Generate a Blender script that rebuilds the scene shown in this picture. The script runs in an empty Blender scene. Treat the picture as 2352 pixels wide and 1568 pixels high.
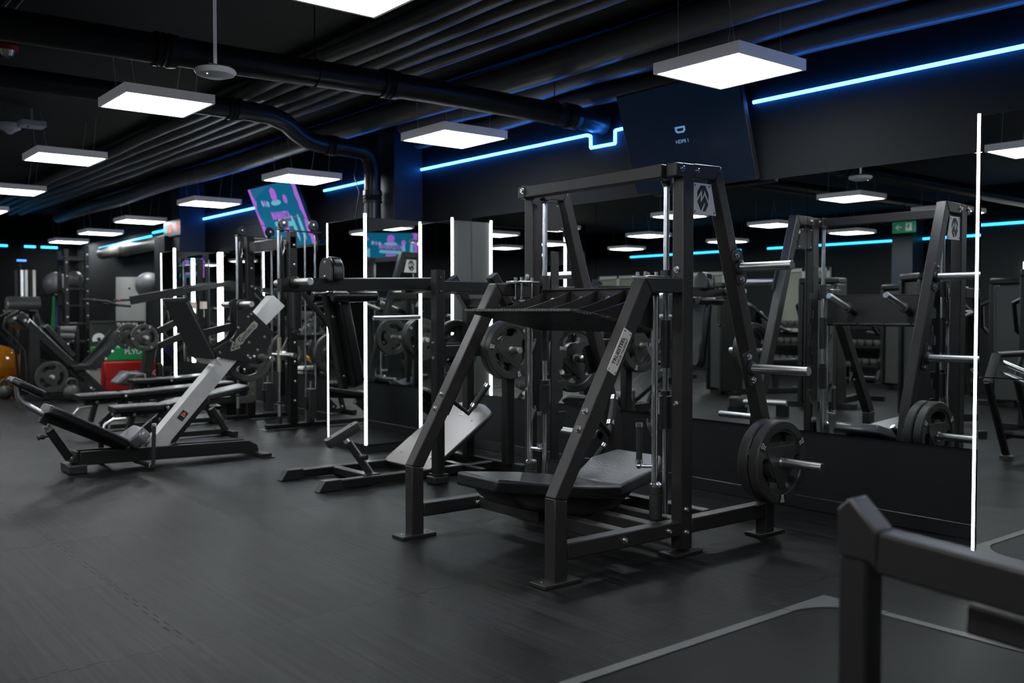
import bpy, bmesh, math, random
from mathutils import Vector, Matrix
random.seed(7)
PI = math.pi
C = bpy.context.scene.collection
S = bpy.context.scene

# ------------------------------------------------------------------ camera, world, exposure
cam_d = bpy.data.cameras.new('camera')
cam = bpy.data.objects.new('camera', cam_d); C.objects.link(cam); S.camera = cam
cam_d.sensor_width = 36.0
cam_d.lens = 2171/2352*36.0
YAW, PIT = math.radians(141.1), math.radians(-1.76)
fwd = Vector((math.cos(PIT)*math.cos(YAW), math.cos(PIT)*math.sin(YAW), math.sin(PIT)))
rgt = Vector((math.sin(YAW), -math.cos(YAW), 0))
upv = rgt.cross(fwd)
cam.matrix_world = Matrix(((rgt.x, upv.x, -fwd.x, 0), (rgt.y, upv.y, -fwd.y, 0), (rgt.z, upv.z, -fwd.z, 1.25), (0, 0, 0, 1)))
cam_d.clip_start = 0.05; cam_d.clip_end = 100
cam_d.dof.use_dof = True
cam_d.dof.focus_distance = 4.9
cam_d.dof.aperture_fstop = 2.4
w = bpy.data.worlds.new('world'); S.world = w; w.use_nodes = True
w.node_tree.nodes['Background'].inputs[0].default_value = (0.5, 0.6, 0.8, 1)
w.node_tree.nodes['Background'].inputs[1].default_value = 0.004
S.view_settings.view_transform = 'Standard'; S.view_settings.look = 'None'
S.view_settings.gamma = 1; S.view_settings.use_curve_mapping = False
S.view_settings.exposure = 0.0
S.cycles.max_bounces = 12; S.cycles.glossy_bounces = 8
S.cycles.sample_clamp_indirect = 6.0
PANEL_E, WHITE_E, BLUE_E = 27.0, 9.0, 16.0

# ------------------------------------------------------------------ materials
def mat(name, col, rough=0.5, metal=0.0, bump=0.0, bscale=200.0, spec=0.5, emit=None, estr=0.0, var=0.0, vscale=3.0, coat=0.0, stretch=None):
    m = bpy.data.materials.new(name); m.use_nodes = True
    nt = m.node_tree; b = nt.nodes['Principled BSDF']
    b.inputs['Base Color'].default_value = (*col, 1); b.inputs['Roughness'].default_value = rough
    b.inputs['Metallic'].default_value = metal
    b.inputs['Specular IOR Level'].default_value = spec
    b.inputs['Coat Weight'].default_value = coat
    if emit is not None:
        b.inputs['Emission Color'].default_value = (*emit, 1); b.inputs['Emission Strength'].default_value = estr
    if bump or var:
        tc = nt.nodes.new('ShaderNodeTexCoord'); src = tc.outputs['Object']
        if stretch:
            mp = nt.nodes.new('ShaderNodeMapping'); mp.inputs['Scale'].default_value = stretch
            nt.links.new(src, mp.inputs['Vector']); src = mp.outputs['Vector']
    if bump:
        n = nt.nodes.new('ShaderNodeTexNoise'); n.inputs['Scale'].default_value = bscale; n.inputs['Detail'].default_value = 4
        nt.links.new(src, n.inputs['Vector'])
        bp = nt.nodes.new('ShaderNodeBump'); bp.inputs['Strength'].default_value = bump; bp.inputs['Distance'].default_value = 0.002
        nt.links.new(n.outputs['Fac'], bp.inputs['Height']); nt.links.new(bp.outputs['Normal'], b.inputs['Normal'])
    if var:
        n = nt.nodes.new('ShaderNodeTexNoise'); n.inputs['Scale'].default_value = vscale; n.inputs['Detail'].default_value = 6
        nt.links.new(src, n.inputs['Vector'])
        r = nt.nodes.new('ShaderNodeMapRange'); r.inputs['From Min'].default_value = 0.3; r.inputs['From Max'].default_value = 0.7
        r.inputs['To Min'].default_value = 1-var; r.inputs['To Max'].default_value = 1+var
        nt.links.new(n.outputs['Fac'], r.inputs['Value'])
        mx = nt.nodes.new('ShaderNodeVectorMath'); mx.operation = 'SCALE'; mx.inputs[0].default_value = col
        nt.links.new(r.outputs['Result'], mx.inputs['Scale']); nt.links.new(mx.outputs['Vector'], b.inputs['Base Color'])
        r2 = nt.nodes.new('ShaderNodeMapRange'); r2.inputs['To Min'].default_value = rough*(1-var*.5); r2.inputs['To Max'].default_value = min(1, rough*(1+var*.5))
        nt.links.new(n.outputs['Fac'], r2.inputs['Value']); nt.links.new(r2.outputs['Result'], b.inputs['Roughness'])
    return m

M = {}
M['frame'] = mat('black_powder_coat', (0.022, 0.020, 0.0195), 0.38, bump=0.12, bscale=900, spec=0.42)
M['frame2'] = mat('dark_powder_coat', (0.010, 0.0098, 0.0098), 0.36, bump=0.12, bscale=900, spec=0.38)
M['chrome'] = mat('chrome', (0.88, 0.89, 0.91), 0.2, 1.0)
M['bolt'] = mat('zinc_bolt', (0.7, 0.69, 0.67), 0.22, 1.0)
M['steel'] = mat('brushed_steel', (0.72, 0.71, 0.68), 0.34, 1.0, bump=0.15, bscale=60, stretch=(1, 40, 40))
M['darksteel'] = mat('polished_dark_steel', (0.8, 0.8, 0.79), 0.28, 1.0)
M['beam'] = mat('satin_grey_metal', (0.62, 0.61, 0.60), 0.42, 0.6, bump=0.1, bscale=400, var=0.1, vscale=5)
M['plate_metal'] = mat('engraved_steel_plate', (0.85, 0.82, 0.77), 0.38, 0.15, var=0.12, vscale=14)
M['vinyl'] = mat('black_vinyl', (0.008, 0.008, 0.009), 0.26, bump=0.4, spec=0.5, bscale=160, stretch=(1, 3, 1))
M['vinyl_grey'] = mat('dark_grey_vinyl', (0.055, 0.056, 0.06), 0.32, bump=1.0, bscale=30, stretch=(1, 5, 1), coat=0.3)
M['rubber'] = mat('black_rubber', (0.034, 0.033, 0.031), 0.42, bump=0.15, bscale=500)
M['plastic'] = mat('black_plastic', (0.015, 0.015, 0.016), 0.4)
M['grip'] = mat('black_grip_rubber', (0.012, 0.012, 0.012), 0.55, bump=0.4, bscale=700)
M['white'] = mat('white_plastic', (0.8, 0.8, 0.82), 0.45)
M['self_lit_frame'] = mat('grey_white_self_lit_frame', (0.80, 0.81, 0.85), 0.5, emit=(0.9, 0.93, 1.0), estr=0.075)  # weak emission added to stand in for light on the housing sides
M['frame_edge'] = mat('blackened_catch_steel', (0.10, 0.10, 0.10), 0.3, 0.9)
M['ink_white'] = mat('white_ink', (0.7, 0.7, 0.7), 0.5)
M['ink_black'] = mat('black_ink', (0.008, 0.007, 0.007), 0.5)
M['ink_maroon'] = mat('dark_maroon_ink', (0.025, 0.006, 0.008), 0.5)
M['nickel'] = mat('champagne_nickel', (0.68, 0.64, 0.54), 0.35, 1.0)
M['wall'] = mat('dark_grey_wall_paint', (0.010, 0.0115, 0.013), 0.7, bump=0.6, bscale=140, spec=0.15)
M['wall_dark'] = mat('black_wall_paint', (0.003, 0.0032, 0.0036), 0.7, bump=0.6, bscale=140, spec=0.12)
M['column'] = mat('blue_black_column_paint', (0.022, 0.030, 0.042), 0.5, bump=0.3, bscale=140, spec=0.3)
M['skirt'] = mat('black_gloss_skirting', (0.012, 0.012, 0.013), 0.3)
M['ceiling'] = mat('black_ceiling_paint', (0.005, 0.005, 0.005), 0.8, bump=0.8, bscale=40)
M['duct'] = mat('black_painted_duct_wrap', (0.16, 0.151, 0.143), 0.36, bump=1.0, bscale=5, stretch=(1, 4, 4))
M['pipe'] = mat('black_plastic_pipe', (0.022, 0.022, 0.022), 0.33, bump=0.1, bscale=30)
M['mirror'] = mat('mirror_silvering', (0.86, 0.89, 0.87), 0.0, 1.0)
M['edge'] = mat('mirror_edge', (0.05, 0.06, 0.055), 0.2)
M['panel'] = mat('lamp_diffuser', (0.9, 0.9, 0.9), 0.5, emit=(0.93, 0.97, 1.0), estr=PANEL_E)
M['led_white'] = mat('white_led_tube', (0.9, 0.9, 0.9), 0.5, emit=(0.93, 1.0, 0.98), estr=WHITE_E)
M['led_blue'] = mat('blue_led_tube', (0.5, 0.7, 0.9), 0.5, emit=(0.03, 0.22, 1.0), estr=BLUE_E*1.3)
M['led_cyan'] = mat('cyan_led_tube', (0.3, 0.7, 0.9), 0.5, emit=(0.03, 0.42, 0.9), estr=4.0)
M['led_red'] = mat('red_clock_digit', (0.5, 0.1, 0.05), 0.5, emit=(1.0, 0.07, 0.01), estr=1.3)
M['led_cyan_digit'] = mat('cyan_clock_digit', (0.1, 0.4, 0.5), 0.5, emit=(0.06, 0.6, 0.95), estr=1.1)
M['screen'] = mat('dark_blue_screen', (0.004, 0.005, 0.008), 0.18, emit=(0.003, 0.009, 0.024), estr=0.5)
M['screen_icon'] = mat('pale_blue_screen_icon', (0.05, 0.08, 0.1), 0.3, emit=(0.10, 0.28, 0.45), estr=0.9)
M['screen_teal'] = mat('teal_screen_picture', (0.004, 0.01, 0.02), 0.15, emit=(0.004, 0.10, 0.20), estr=1.1)
M['screen_purple'] = mat('purple_screen_picture', (0.02, 0.01, 0.03), 0.15, emit=(0.38, 0.12, 0.62), estr=1.0)
M['screen_cyan'] = mat('cyan_screen_picture', (0.02, 0.03, 0.04), 0.15, emit=(0.14, 0.42, 0.55), estr=1.0)
M['strip_grey'] = mat('grey_platform_edging', (0.07, 0.073, 0.07), 0.5, bump=0.2, bscale=200)
M['mat_black'] = mat('black_platform_rubber', (0.004, 0.0043, 0.004), 0.5, bump=0.4, bscale=300, var=0.15, vscale=3, spec=0.12)
M['red'] = mat('red_vinyl', (0.42, 0.008, 0.006), 0.5)
M['green'] = mat('green_vinyl', (0.006, 0.26, 0.07), 0.5)
M['blue'] = mat('blue_plastic', (0.01, 0.08, 0.4), 0.5)
M['lime'] = mat('lime_plastic', (0.35, 0.55, 0.05), 0.5)
M['yellow'] = mat('yellow_plastic', (0.75, 0.38, 0.01), 0.45)
M['orange'] = mat('orange_plastic', (0.85, 0.12, 0.01), 0.45, emit=(0.85, 0.12, 0.01), estr=0.0)
M['purple'] = mat('purple_rubber', (0.10, 0.05, 0.25), 0.5)
M['ball'] = mat('grey_ball_vinyl', (0.10, 0.10, 0.105), 0.42)
M['board_grey'] = mat('pale_grey_board', (0.36, 0.37, 0.35), 0.5)
M['wood'] = mat('pale_tan_metal', (0.5, 0.42, 0.32), 0.45)
M['window'] = mat('white_window_frame', (0.45, 0.46, 0.44), 0.5)
M['pane'] = mat('dull_window_pane', (0.20, 0.21, 0.17), 0.4)
M['sign_green'] = mat('green_exit_sign', (0.01, 0.12, 0.05), 0.4, emit=(0.005, 0.10, 0.05), estr=0.6)
M['shroud'] = mat('smoky_stack_shroud', (0.05, 0.052, 0.05), 0.3)
M['pilaster'] = mat('mid_grey_pilaster_paint', (0.05, 0.05, 0.048), 0.5)
M['cloth'] = mat('black_sack_cloth', (0.018, 0.019, 0.018), 0.7, bump=0.5, bscale=60)

M['amber'] = mat('amber_clear_plastic', (0.45, 0.16, 0.01), 0.12)
M['amber'].node_tree.nodes['Principled BSDF'].inputs['Transmission Weight'].default_value = 0.6
M['blue_lamp'] = mat('blue_signal_lamp', (0.1, 0.2, 0.6), 0.4, emit=(0.05, 0.2, 1.0), estr=3)

def carbon():
    m = mat('carbon_twill_laminate', (0.085, 0.078, 0.076), 0.33); nt = m.node_tree; b = nt.nodes['Principled BSDF']
    b.inputs['Metallic'].default_value = 0.35
    tc = nt.nodes.new('ShaderNodeTexCoord'); mp = nt.nodes.new('ShaderNodeMapping'); mp.inputs['Rotation'].default_value = (0, 0, 0.9)
    nt.links.new(tc.outputs['Object'], mp.inputs['Vector'])
    wv = nt.nodes.new('ShaderNodeTexWave'); wv.inputs['Scale'].default_value = 32; wv.inputs['Distortion'].default_value = 0
    nt.links.new(mp.outputs['Vector'], wv.inputs['Vector'])
    cr = nt.nodes.new('ShaderNodeMapRange'); cr.inputs['To Min'].default_value = 0.17; cr.inputs['To Max'].default_value = 0.24
    nt.links.new(wv.outputs['Fac'], cr.inputs['Value'])
    cc = nt.nodes.new('ShaderNodeCombineColor'); nt.links.new(cr.outputs['Result'], cc.inputs[0]); nt.links.new(cr.outputs['Result'], cc.inputs[1]); nt.links.new(cr.outputs['Result'], cc.inputs[2])
    mx = nt.nodes.new('ShaderNodeMix'); mx.data_type = 'RGBA'; mx.blend_type = 'MULTIPLY'; mx.inputs[0].default_value = 1
    nt.links.new(cc.outputs[0], mx.inputs[6]); mx.inputs[7].default_value = (0.95, 0.86, 0.84, 1)
    nt.links.new(mx.outputs[2], b.inputs['Base Color'])
    return m
M['carbon'] = carbon()

def speckle():
    m = mat('speckled_rubber_tread', (0.02, 0.02, 0.02), 0.7); nt = m.node_tree; b = nt.nodes['Principled BSDF']
    tc = nt.nodes.new('ShaderNodeTexCoord'); v = nt.nodes.new('ShaderNodeTexVoronoi'); v.inputs['Scale'].default_value = 130
    nt.links.new(tc.outputs['Object'], v.inputs['Vector'])
    r = nt.nodes.new('ShaderNodeMapRange'); r.inputs['From Min'].default_value = 0.12; r.inputs['From Max'].default_value = 0.2
    r.inputs['To Min'].default_value = 1; r.inputs['To Max'].default_value = 0
    nt.links.new(v.outputs['Distance'], r.inputs['Value'])
    sp = nt.nodes.new('ShaderNodeSeparateColor'); nt.links.new(v.outputs['Color'], sp.inputs[0])
    gt = nt.nodes.new('ShaderNodeMath'); gt.operation = 'GREATER_THAN'; gt.inputs[1].default_value = 0.7; nt.links.new(sp.outputs[0], gt.inputs[0])
    mu = nt.nodes.new('ShaderNodeMath'); mu.operation = 'MULTIPLY'; nt.links.new(gt.outputs[0], mu.inputs[0]); nt.links.new(r.outputs['Result'], mu.inputs[1])
    mx = nt.nodes.new('ShaderNodeMix'); mx.data_type = 'RGBA'; nt.links.new(mu.outputs[0], mx.inputs[0])
    mx.inputs[6].default_value = (0.014, 0.014, 0.014, 1); mx.inputs[7].default_value = (0.3, 0.3, 0.3, 1)
    nt.links.new(mx.outputs[2], b.inputs['Base Color'])
    return m
M['speckle'] = speckle()

def checker_tread():
    m = mat('black_checker_tread', (0.016, 0.015, 0.015), 0.5); nt = m.node_tree; b = nt.nodes['Principled BSDF']
    tc = nt.nodes.new('ShaderNodeTexCoord'); mp = nt.nodes.new('ShaderNodeMapping'); mp.inputs['Rotation'].default_value = (0, 0, PI/4)
    nt.links.new(tc.outputs['Object'], mp.inputs['Vector'])
    v = nt.nodes.new('ShaderNodeTexVoronoi'); v.inputs['Scale'].default_value = 60; v.inputs['Randomness'].default_value = 0
    nt.links.new(mp.outputs['Vector'], v.inputs['Vector'])
    bp = nt.nodes.new('ShaderNodeBump'); bp.inputs['Strength'].default_value = 1; bp.inputs['Distance'].default_value = 0.006
    nt.links.new(v.outputs['Distance'], bp.inputs['Height']); nt.links.new(bp.outputs['Normal'], b.inputs['Normal'])
    return m
M['tread'] = checker_tread()

def floor_mat():
    m = mat('rubber_tile_floor', (0.05, 0.05, 0.05), 0.42); nt = m.node_tree; b = nt.nodes['Principled BSDF']; L = nt.links
    N = nt.nodes.new
    tc = N('ShaderNodeTexCoord')
    # jigsaw wobble of the tile seams
    sep = N('ShaderNodeSeparateXYZ'); L.new(tc.outputs['Object'], sep.inputs[0])
    def math2(op, a, bb=None, v=None):
        n = N('ShaderNodeMath'); n.operation = op
        if hasattr(a, 'links'): L.new(a, n.inputs[0])
        else: n.inputs[0].default_value = a
        if bb is not None:
            if hasattr(bb, 'links'): L.new(bb, n.inputs[1])
            else: n.inputs[1].default_value = bb
        if v is not None: n.inputs[2].default_value = v
        return n.outputs[0]
    def zig(c):   # square zig-zag along the seam
        s = math2('SINE', math2('MULTIPLY', c, 2*PI/0.13)); return math2('MULTIPLY', math2('SIGN', s), 0.010)
    X = math2('ADD', sep.outputs[0], zig(sep.outputs[1])); Y = math2('ADD', sep.outputs[1], zig(sep.outputs[0]))
    def seam(c, off):
        t = math2('ADD', c, off); fr = math2('FRACT', t)
        d = math2('MINIMUM', fr, math2('SUBTRACT', 1.0, fr))
        return d, math2('FLOOR', t)
    dx, ix = seam(X, 20.0-TX); dy, iy = seam(Y, 20.0-TY)
    d = math2('MINIMUM', dx, dy)
    ln = N('ShaderNodeMapRange'); ln.inputs['From Min'].default_value = 0.0015; ln.inputs['From Max'].default_value = 0.0045
    ln.inputs['To Min'].default_value = 1; ln.inputs['To Max'].default_value = 0; L.new(d, ln.inputs['Value'])
    gap = N('ShaderNodeTexNoise'); gap.inputs['Scale'].default_value = 1.3; L.new(tc.outputs['Object'], gap.inputs['Vector'])
    gr = N('ShaderNodeMapRange'); gr.inputs['From Min'].default_value = 0.42; gr.inputs['From Max'].default_value = 0.6; L.new(gap.outputs['Fac'], gr.inputs['Value'])
    line = math2('MULTIPLY', ln.outputs['Result'], gr.outputs['Result'])
    # per tile random value
    cmb = N('ShaderNodeCombineXYZ'); L.new(ix, cmb.inputs[0]); L.new(iy, cmb.inputs[1])
    wn = N('ShaderNodeTexWhiteNoise'); wn.noise_dimensions = '3D'; L.new(cmb.outputs[0], wn.inputs['Vector'])
    rnd = wn.outputs['Value']
    # brushed streaks running along X
    mp = N('ShaderNodeMapping'); mp.inputs['Scale'].default_value = (1.2, 48, 1); L.new(tc.outputs['Object'], mp.inputs['Vector'])
    st = N('ShaderNodeTexNoise'); st.inputs['Scale'].default_value = 1.0; st.inputs['Detail'].default_value = 5; st.inputs['Roughness'].default_value = 0.6; L.new(mp.outputs[0], st.inputs['Vector'])
    gn = N('ShaderNodeTexNoise'); gn.inputs['Scale'].default_value = 420; gn.inputs['Detail'].default_value = 3; L.new(tc.outputs['Object'], gn.inputs['Vector'])
    big = N('ShaderNodeTexNoise'); big.inputs['Scale'].default_value = 1.1; big.inputs['Detail'].default_value = 5; L.new(tc.outputs['Object'], big.inputs['Vector'])
    val = math2('ADD', math2('MULTIPLY', math2('POWER', st.outputs['Fac'], 2.5), 0.065), math2('MULTIPLY', rnd, 0.005))
    val = math2('ADD', val, math2('MULTIPLY', big.outputs['Fac'], 0.008))
    val = math2('ADD', val, FLOOR_BASE)
    val = math2('MULTIPLY', val, math2('SUBTRACT', 1.0, math2('MULTIPLY', line, 0.9)))
    # pale fleck dust
    fl = N('ShaderNodeTexVoronoi'); fl.inputs['Scale'].default_value = 9; L.new(tc.outputs['Object'], fl.inputs['Vector'])
    fm = N('ShaderNodeMapRange'); fm.inputs['From Min'].default_value = 0.012; fm.inputs['From Max'].default_value = 0.03; fm.inputs['To Min'].default_value = 0.12; fm.inputs['To Max'].default_value = 0
    L.new(fl.outputs['Distance'], fm.inputs['Value']); val = math2('ADD', val, fm.outputs['Result'])
    cc = N('ShaderNodeCombineColor'); L.new(math2('MULTIPLY', val, 0.98), cc.inputs[0]); L.new(math2('MULTIPLY', val, 1.01), cc.inputs[1]); L.new(math2('MULTIPLY', val, 1.0), cc.inputs[2])
    L.new(cc.outputs[0], b.inputs['Base Color'])
    rg = math2('ADD', math2('MULTIPLY', rnd, 0.07), math2('ADD', math2('MULTIPLY', big.outputs['Fac'], 0.16), 0.24))
    L.new(rg, b.inputs['Roughness'])
    b.inputs['Specular IOR Level'].default_value = 0.12
    h = math2('ADD', math2('MULTIPLY', st.outputs['Fac'], 0.7), math2('MULTIPLY', gn.outputs['Fac'], 0.5))
    h = math2('SUBTRACT', h, math2('MULTIPLY', line, 2.0))
    bp = N('ShaderNodeBump'); bp.inputs['Strength'].default_value = 0.8; bp.inputs['Distance'].default_value = 0.003
    L.new(h, bp.inputs['Height']); L.new(bp.outputs['Normal'], b.inputs['Normal'])
    return m
TX, TY, FLOOR_BASE = 0.49, 0.27, -0.0085
M['floor'] = floor_mat()

# ------------------------------------------------------------------ mesh helpers
def ortho(d, up=None):
    d = Vector(d).normalized()
    u = Vector(up) if up is not None else Vector((0, 0, 1))
    if abs(d.dot(u.normalized())) > 0.98: u = Vector((0, 1, 0)) if abs(d.y) < 0.9 else Vector((1, 0, 0))
    s = d.cross(u).normalized(); u = s.cross(d).normalized()
    return d, s, u
class MB:
    def __init__(self): self.bm = bmesh.new()
    def box(self, c, s, R=None):
        r = bmesh.ops.create_cube(self.bm, size=1)
        T = Matrix.Translation(c) @ (R.to_4x4() if R else Matrix()) @ Matrix.Diagonal((*s, 1))
        bmesh.ops.transform(self.bm, matrix=T, verts=r['verts']); return self
    def lo_hi(self, a, b):
        a, b = Vector(a), Vector(b); return self.box((a+b)/2, [abs(x) for x in (b-a)])
    def ring_loft(self, rings, closed=False, caps=True):
        vs = [[self.bm.verts.new(p) for p in r] for r in rings]; n = len(vs[0])
        k = len(vs)
        for i in range(k if closed else k-1):
            a, b = vs[i], vs[(i+1) % k]
            for j in range(n): self.bm.faces.new((a[j], a[(j+1) % n], b[(j+1) % n], b[j]))
        if caps and not closed: self.bm.faces.new(vs[0][::-1]); self.bm.faces.new(vs[-1])
        return self
    def beam(self, p0, p1, w, h, up=None, ch=0.006):     # w sideways, h along up
        p0, p1 = Vector(p0), Vector(p1); d, s, u = ortho(p1-p0, up)
        a, b = w/2, h/2; ch = min(ch, a*.6, b*.6)
        sec = [(a-ch, -b), (a, -b+ch), (a, b-ch), (a-ch, b), (-a+ch, b), (-a, b-ch), (-a, -b+ch), (-a+ch, -b)]
        return self.ring_loft([[p+s*x+u*y for x, y in sec] for p in (p0, p1)])
    def cyl(self, p0, p1, r, r2=None, seg=20):
        p0, p1 = Vector(p0), Vector(p1); d, s, u = ortho(p1-p0); r2 = r if r2 is None else r2
        return self.ring_loft([[p+(s*math.cos(t)+u*math.sin(t))*q for t in [2*PI*i/seg for i in range(seg)]] for p, q in ((p0, r), (p1, r2))])
    def lathe(self, p0, axis, prof, seg=28):             # prof: (dist along axis, radius)
        p0 = Vector(p0); d, s, u = ortho(axis)
        return self.ring_loft([[p0+d*a+(s*math.cos(t)+u*math.sin(t))*max(q, 1e-4) for t in [2*PI*i/seg for i in range(seg)]] for a, q in prof])
    def tube(self, pts, r, seg=14):
        pts = [Vector(p) for p in pts]; rings = []; d0, s, u = ortho(pts[1]-pts[0])
        for i, p in enumerate(pts):
            if i == 0: t = (pts[1]-pts[0]).normalized(); k = 1
            elif i == len(pts)-1: t = (pts[-1]-pts[-2]).normalized(); k = 1
            else:
                a = (p-pts[i-1]).normalized(); b = (pts[i+1]-p).normalized(); t = (a+b).normalized(); k = 1
            s = (s - t*s.dot(t)).normalized(); u = t.cross(s)
            rings.append([p+(s*math.cos(x)+u*math.sin(x))*r*k for x in [2*PI*j/seg for j in range(seg)]])
        return self.ring_loft(rings)
    def torus(self, c, axis, R, r, seg=32, s2=10):
        c = Vector(c); d, s, u = ortho(axis); rings = []
        for i in range(seg):
            t = 2*PI*i/seg; e = s*math.cos(t)+u*math.sin(t)
            rings.append([c+e*(R+r*math.cos(q))+d*r*math.sin(q) for q in [2*PI*j/s2 for j in range(s2)]])
        return self.ring_loft(rings, closed=True)
    def prism(self, pts, thick):                         # polygon extruded by the vector thick (centred)
        t = Vector(thick)/2; a = [self.bm.verts.new(Vector(p)-t) for p in pts]; b = [self.bm.verts.new(Vector(p)+t) for p in pts]
        self.bm.faces.new(a[::-1]); self.bm.faces.new(b); n = len(a)
        for i in range(n): self.bm.faces.new((a[i], a[(i+1) % n], b[(i+1) % n], b[i]))
        return self
    def sphere(self, c, r, sc=(1, 1, 1), seg=24):
        q = bmesh.ops.create_uvsphere(self.bm, u_segments=seg, v_segments=seg//2, radius=r)
        bmesh.ops.transform(self.bm, matrix=Matrix.Translation(c) @ Matrix.Diagonal((*sc, 1)), verts=q['verts']); return self
    def add_mesh(self, me, T=None):
        n0 = len(self.bm.verts); self.bm.from_mesh(me); self.bm.verts.ensure_lookup_table()
        if T is not None: bmesh.ops.transform(self.bm, matrix=T, verts=self.bm.verts[n0:])
        return self
WM = {}
def obj(name, mb, m, parent=None, bevel=0.0, segs=2, sharp=35):
    bm = mb.bm; bmesh.ops.recalc_face_normals(bm, faces=bm.faces)
    me = bpy.data.meshes.new(name); bm.to_mesh(me); bm.free()
    o = bpy.data.objects.new(name, me); C.objects.link(o)
    for x in (m if isinstance(m, list) else [m]): me.materials.append(M[x])
    if parent is not None:
        me.transform(WM[parent.name].inverted()); o.parent = parent; WM[o.name] = WM[parent.name].copy()
    else: WM[o.name] = Matrix()
    me.shade_smooth(); me.set_sharp_from_angle(angle=math.radians(sharp))
    if bevel:
        b = o.modifiers.new('bevel', 'BEVEL'); b.width = bevel; b.segments = segs; b.limit_method = 'ANGLE'; b.angle_limit = math.radians(32)
        b.harden_normals = False
    return o
def tag(o, label=None, cat=None, group=None, kind=None):
    if label: o['label'] = label
    if cat: o['category'] = cat
    if group: o['group'] = group
    if kind: o['kind'] = kind
    return o
def thing(name, label, cat, loc=(0, 0, 0), rz=0.0, group=None):
    o = bpy.data.objects.new(name, None); C.objects.link(o); o.location = loc; o.rotation_euler = (0, 0, rz)
    o.empty_display_size = 0.1
    WM[o.name] = Matrix.Translation(loc) @ Matrix.Rotation(rz, 4, 'Z')
    return tag(o, label, cat, group)
def struct(name, mb, m, **k): return tag(obj(name, mb, m, **k), kind='structure')
def dup(root, M2, label=None, group=None):               # copy of a thing with copies of its parts, placed by matrix
    r = root.copy(); C.objects.link(r); r.matrix_world = M2; WM[r.name] = M2.copy()
    if label: r['label'] = label
    if group: r['group'] = group
    for ch in list(root.children):
        c = ch.copy(); C.objects.link(c); c.parent = r; WM[c.name] = M2.copy()
        for g in list(ch.children):
            d = g.copy(); C.objects.link(d); d.parent = c; WM[d.name] = M2.copy()
    return r
def frameM(o, x, y):                                     # matrix with given origin, x axis, y axis
    x = Vector(x).normalized(); z = x.cross(Vector(y)).normalized(); y = z.cross(x); o = Vector(o)
    return Matrix(((x.x, y.x, z.x, o.x), (x.y, y.y, z.y, o.y), (x.z, y.z, z.z, o.z), (0, 0, 0, 1)))
def flat_mesh(loops, ext=0.001, bev=0.0):                # 2D outline with holes to a solid mesh
    cu = bpy.data.curves.new('outline', 'CURVE'); cu.dimensions = '2D'; cu.fill_mode = 'BOTH'; cu.extrude = ext; cu.bevel_depth = bev; cu.bevel_resolution = 2
    for lp in loops:
        s = cu.splines.new('POLY'); s.points.add(len(lp)-1)
        for p, q in zip(s.points, lp): p.co = (q[0], q[1], 0, 1)
        s.use_cyclic_u = True
    o = bpy.data.objects.new('outline', cu); me = bpy.data.meshes.new_from_object(o); bpy.data.objects.remove(o); bpy.data.curves.remove(cu); return me
def text_mesh(t, size, ext=0.0006, bold=0.0, space=1.0):
    cu = bpy.data.curves.new('txt', 'FONT'); cu.body = t; cu.size = size; cu.extrude = ext; cu.offset = bold; cu.align_x = 'CENTER'; cu.align_y = 'CENTER'; cu.space_character = space
    o = bpy.data.objects.new('txt', cu); me = bpy.data.meshes.new_from_object(o); bpy.data.objects.remove(o); bpy.data.curves.remove(cu); return me
def text(name, t, size, T, m, parent, bold=0.0, sx=1.0, space=1.0, ext=0.0006):
    mb = MB(); mb.add_mesh(text_mesh(t, size, ext, bold, space), T @ Matrix.Diagonal((sx, 1, 1, 1))); return obj(name, mb, m, parent)
def flat(name, loops, T, m, parent, ext=0.001, bev=0.0):
    mb = MB(); mb.add_mesh(flat_mesh(loops, ext, bev), T); return obj(name, mb, m, parent)
def circ(r, n=32, c=(0, 0), a0=0, a1=2*PI, end=False):
    k = n-1 if end else n
    return [(c[0]+r*math.cos(a0+(a1-a0)*i/k), c[1]+r*math.sin(a0+(a1-a0)*i/k)) for i in range(n)]
def rrect(w, h, r, n=5):
    o = []
    for cx, cy, a in ((w/2-r, h/2-r, 0), (-w/2+r, h/2-r, PI/2), (-w/2+r, -h/2+r, PI), (w/2-r, -h/2+r, 1.5*PI)):
        o += [(cx+r*math.cos(a+PI/2*i/n), cy+r*math.sin(a+PI/2*i/n)) for i in range(n+1)]
    return o
BOLT = None
def bolt(p, d, parent, r=0.012, name='bolt'):            # round socket cap bolt with washer, shared mesh
    global BOLT
    if BOLT is None:
        mb = MB(); mb.lathe((0, 0, 0), (0, 0, 1), [(0, 0.6), (0.0, 1.45), (0.16, 1.45), (0.16, 1.0), (1.0, 1.0), (1.15, 0.85), (1.15, 0.45), (0.7, 0.4)], 14)
        bm = mb.bm; bmesh.ops.recalc_face_normals(bm, faces=bm.faces); BOLT = bpy.data.meshes.new('bolt'); bm.to_mesh(BOLT); bm.free()
        BOLT.materials.append(M['bolt']); BOLT.shade_smooth(); BOLT.set_sharp_from_angle(angle=math.radians(30))
    o = bpy.data.objects.new(name, BOLT); C.objects.link(o); o.parent = parent
    q = Vector(d).to_track_quat('Z', 'Y').to_matrix().to_4x4()
    o.matrix_local = WM[parent.name].inverted() @ Matrix.Translation(p) @ q @ Matrix.Diagonal((r, r, r, 1)); WM[o.name] = Matrix()
    return o
def yz(X, pts): return [(X, p[0], p[1]) for p in pts]

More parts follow.
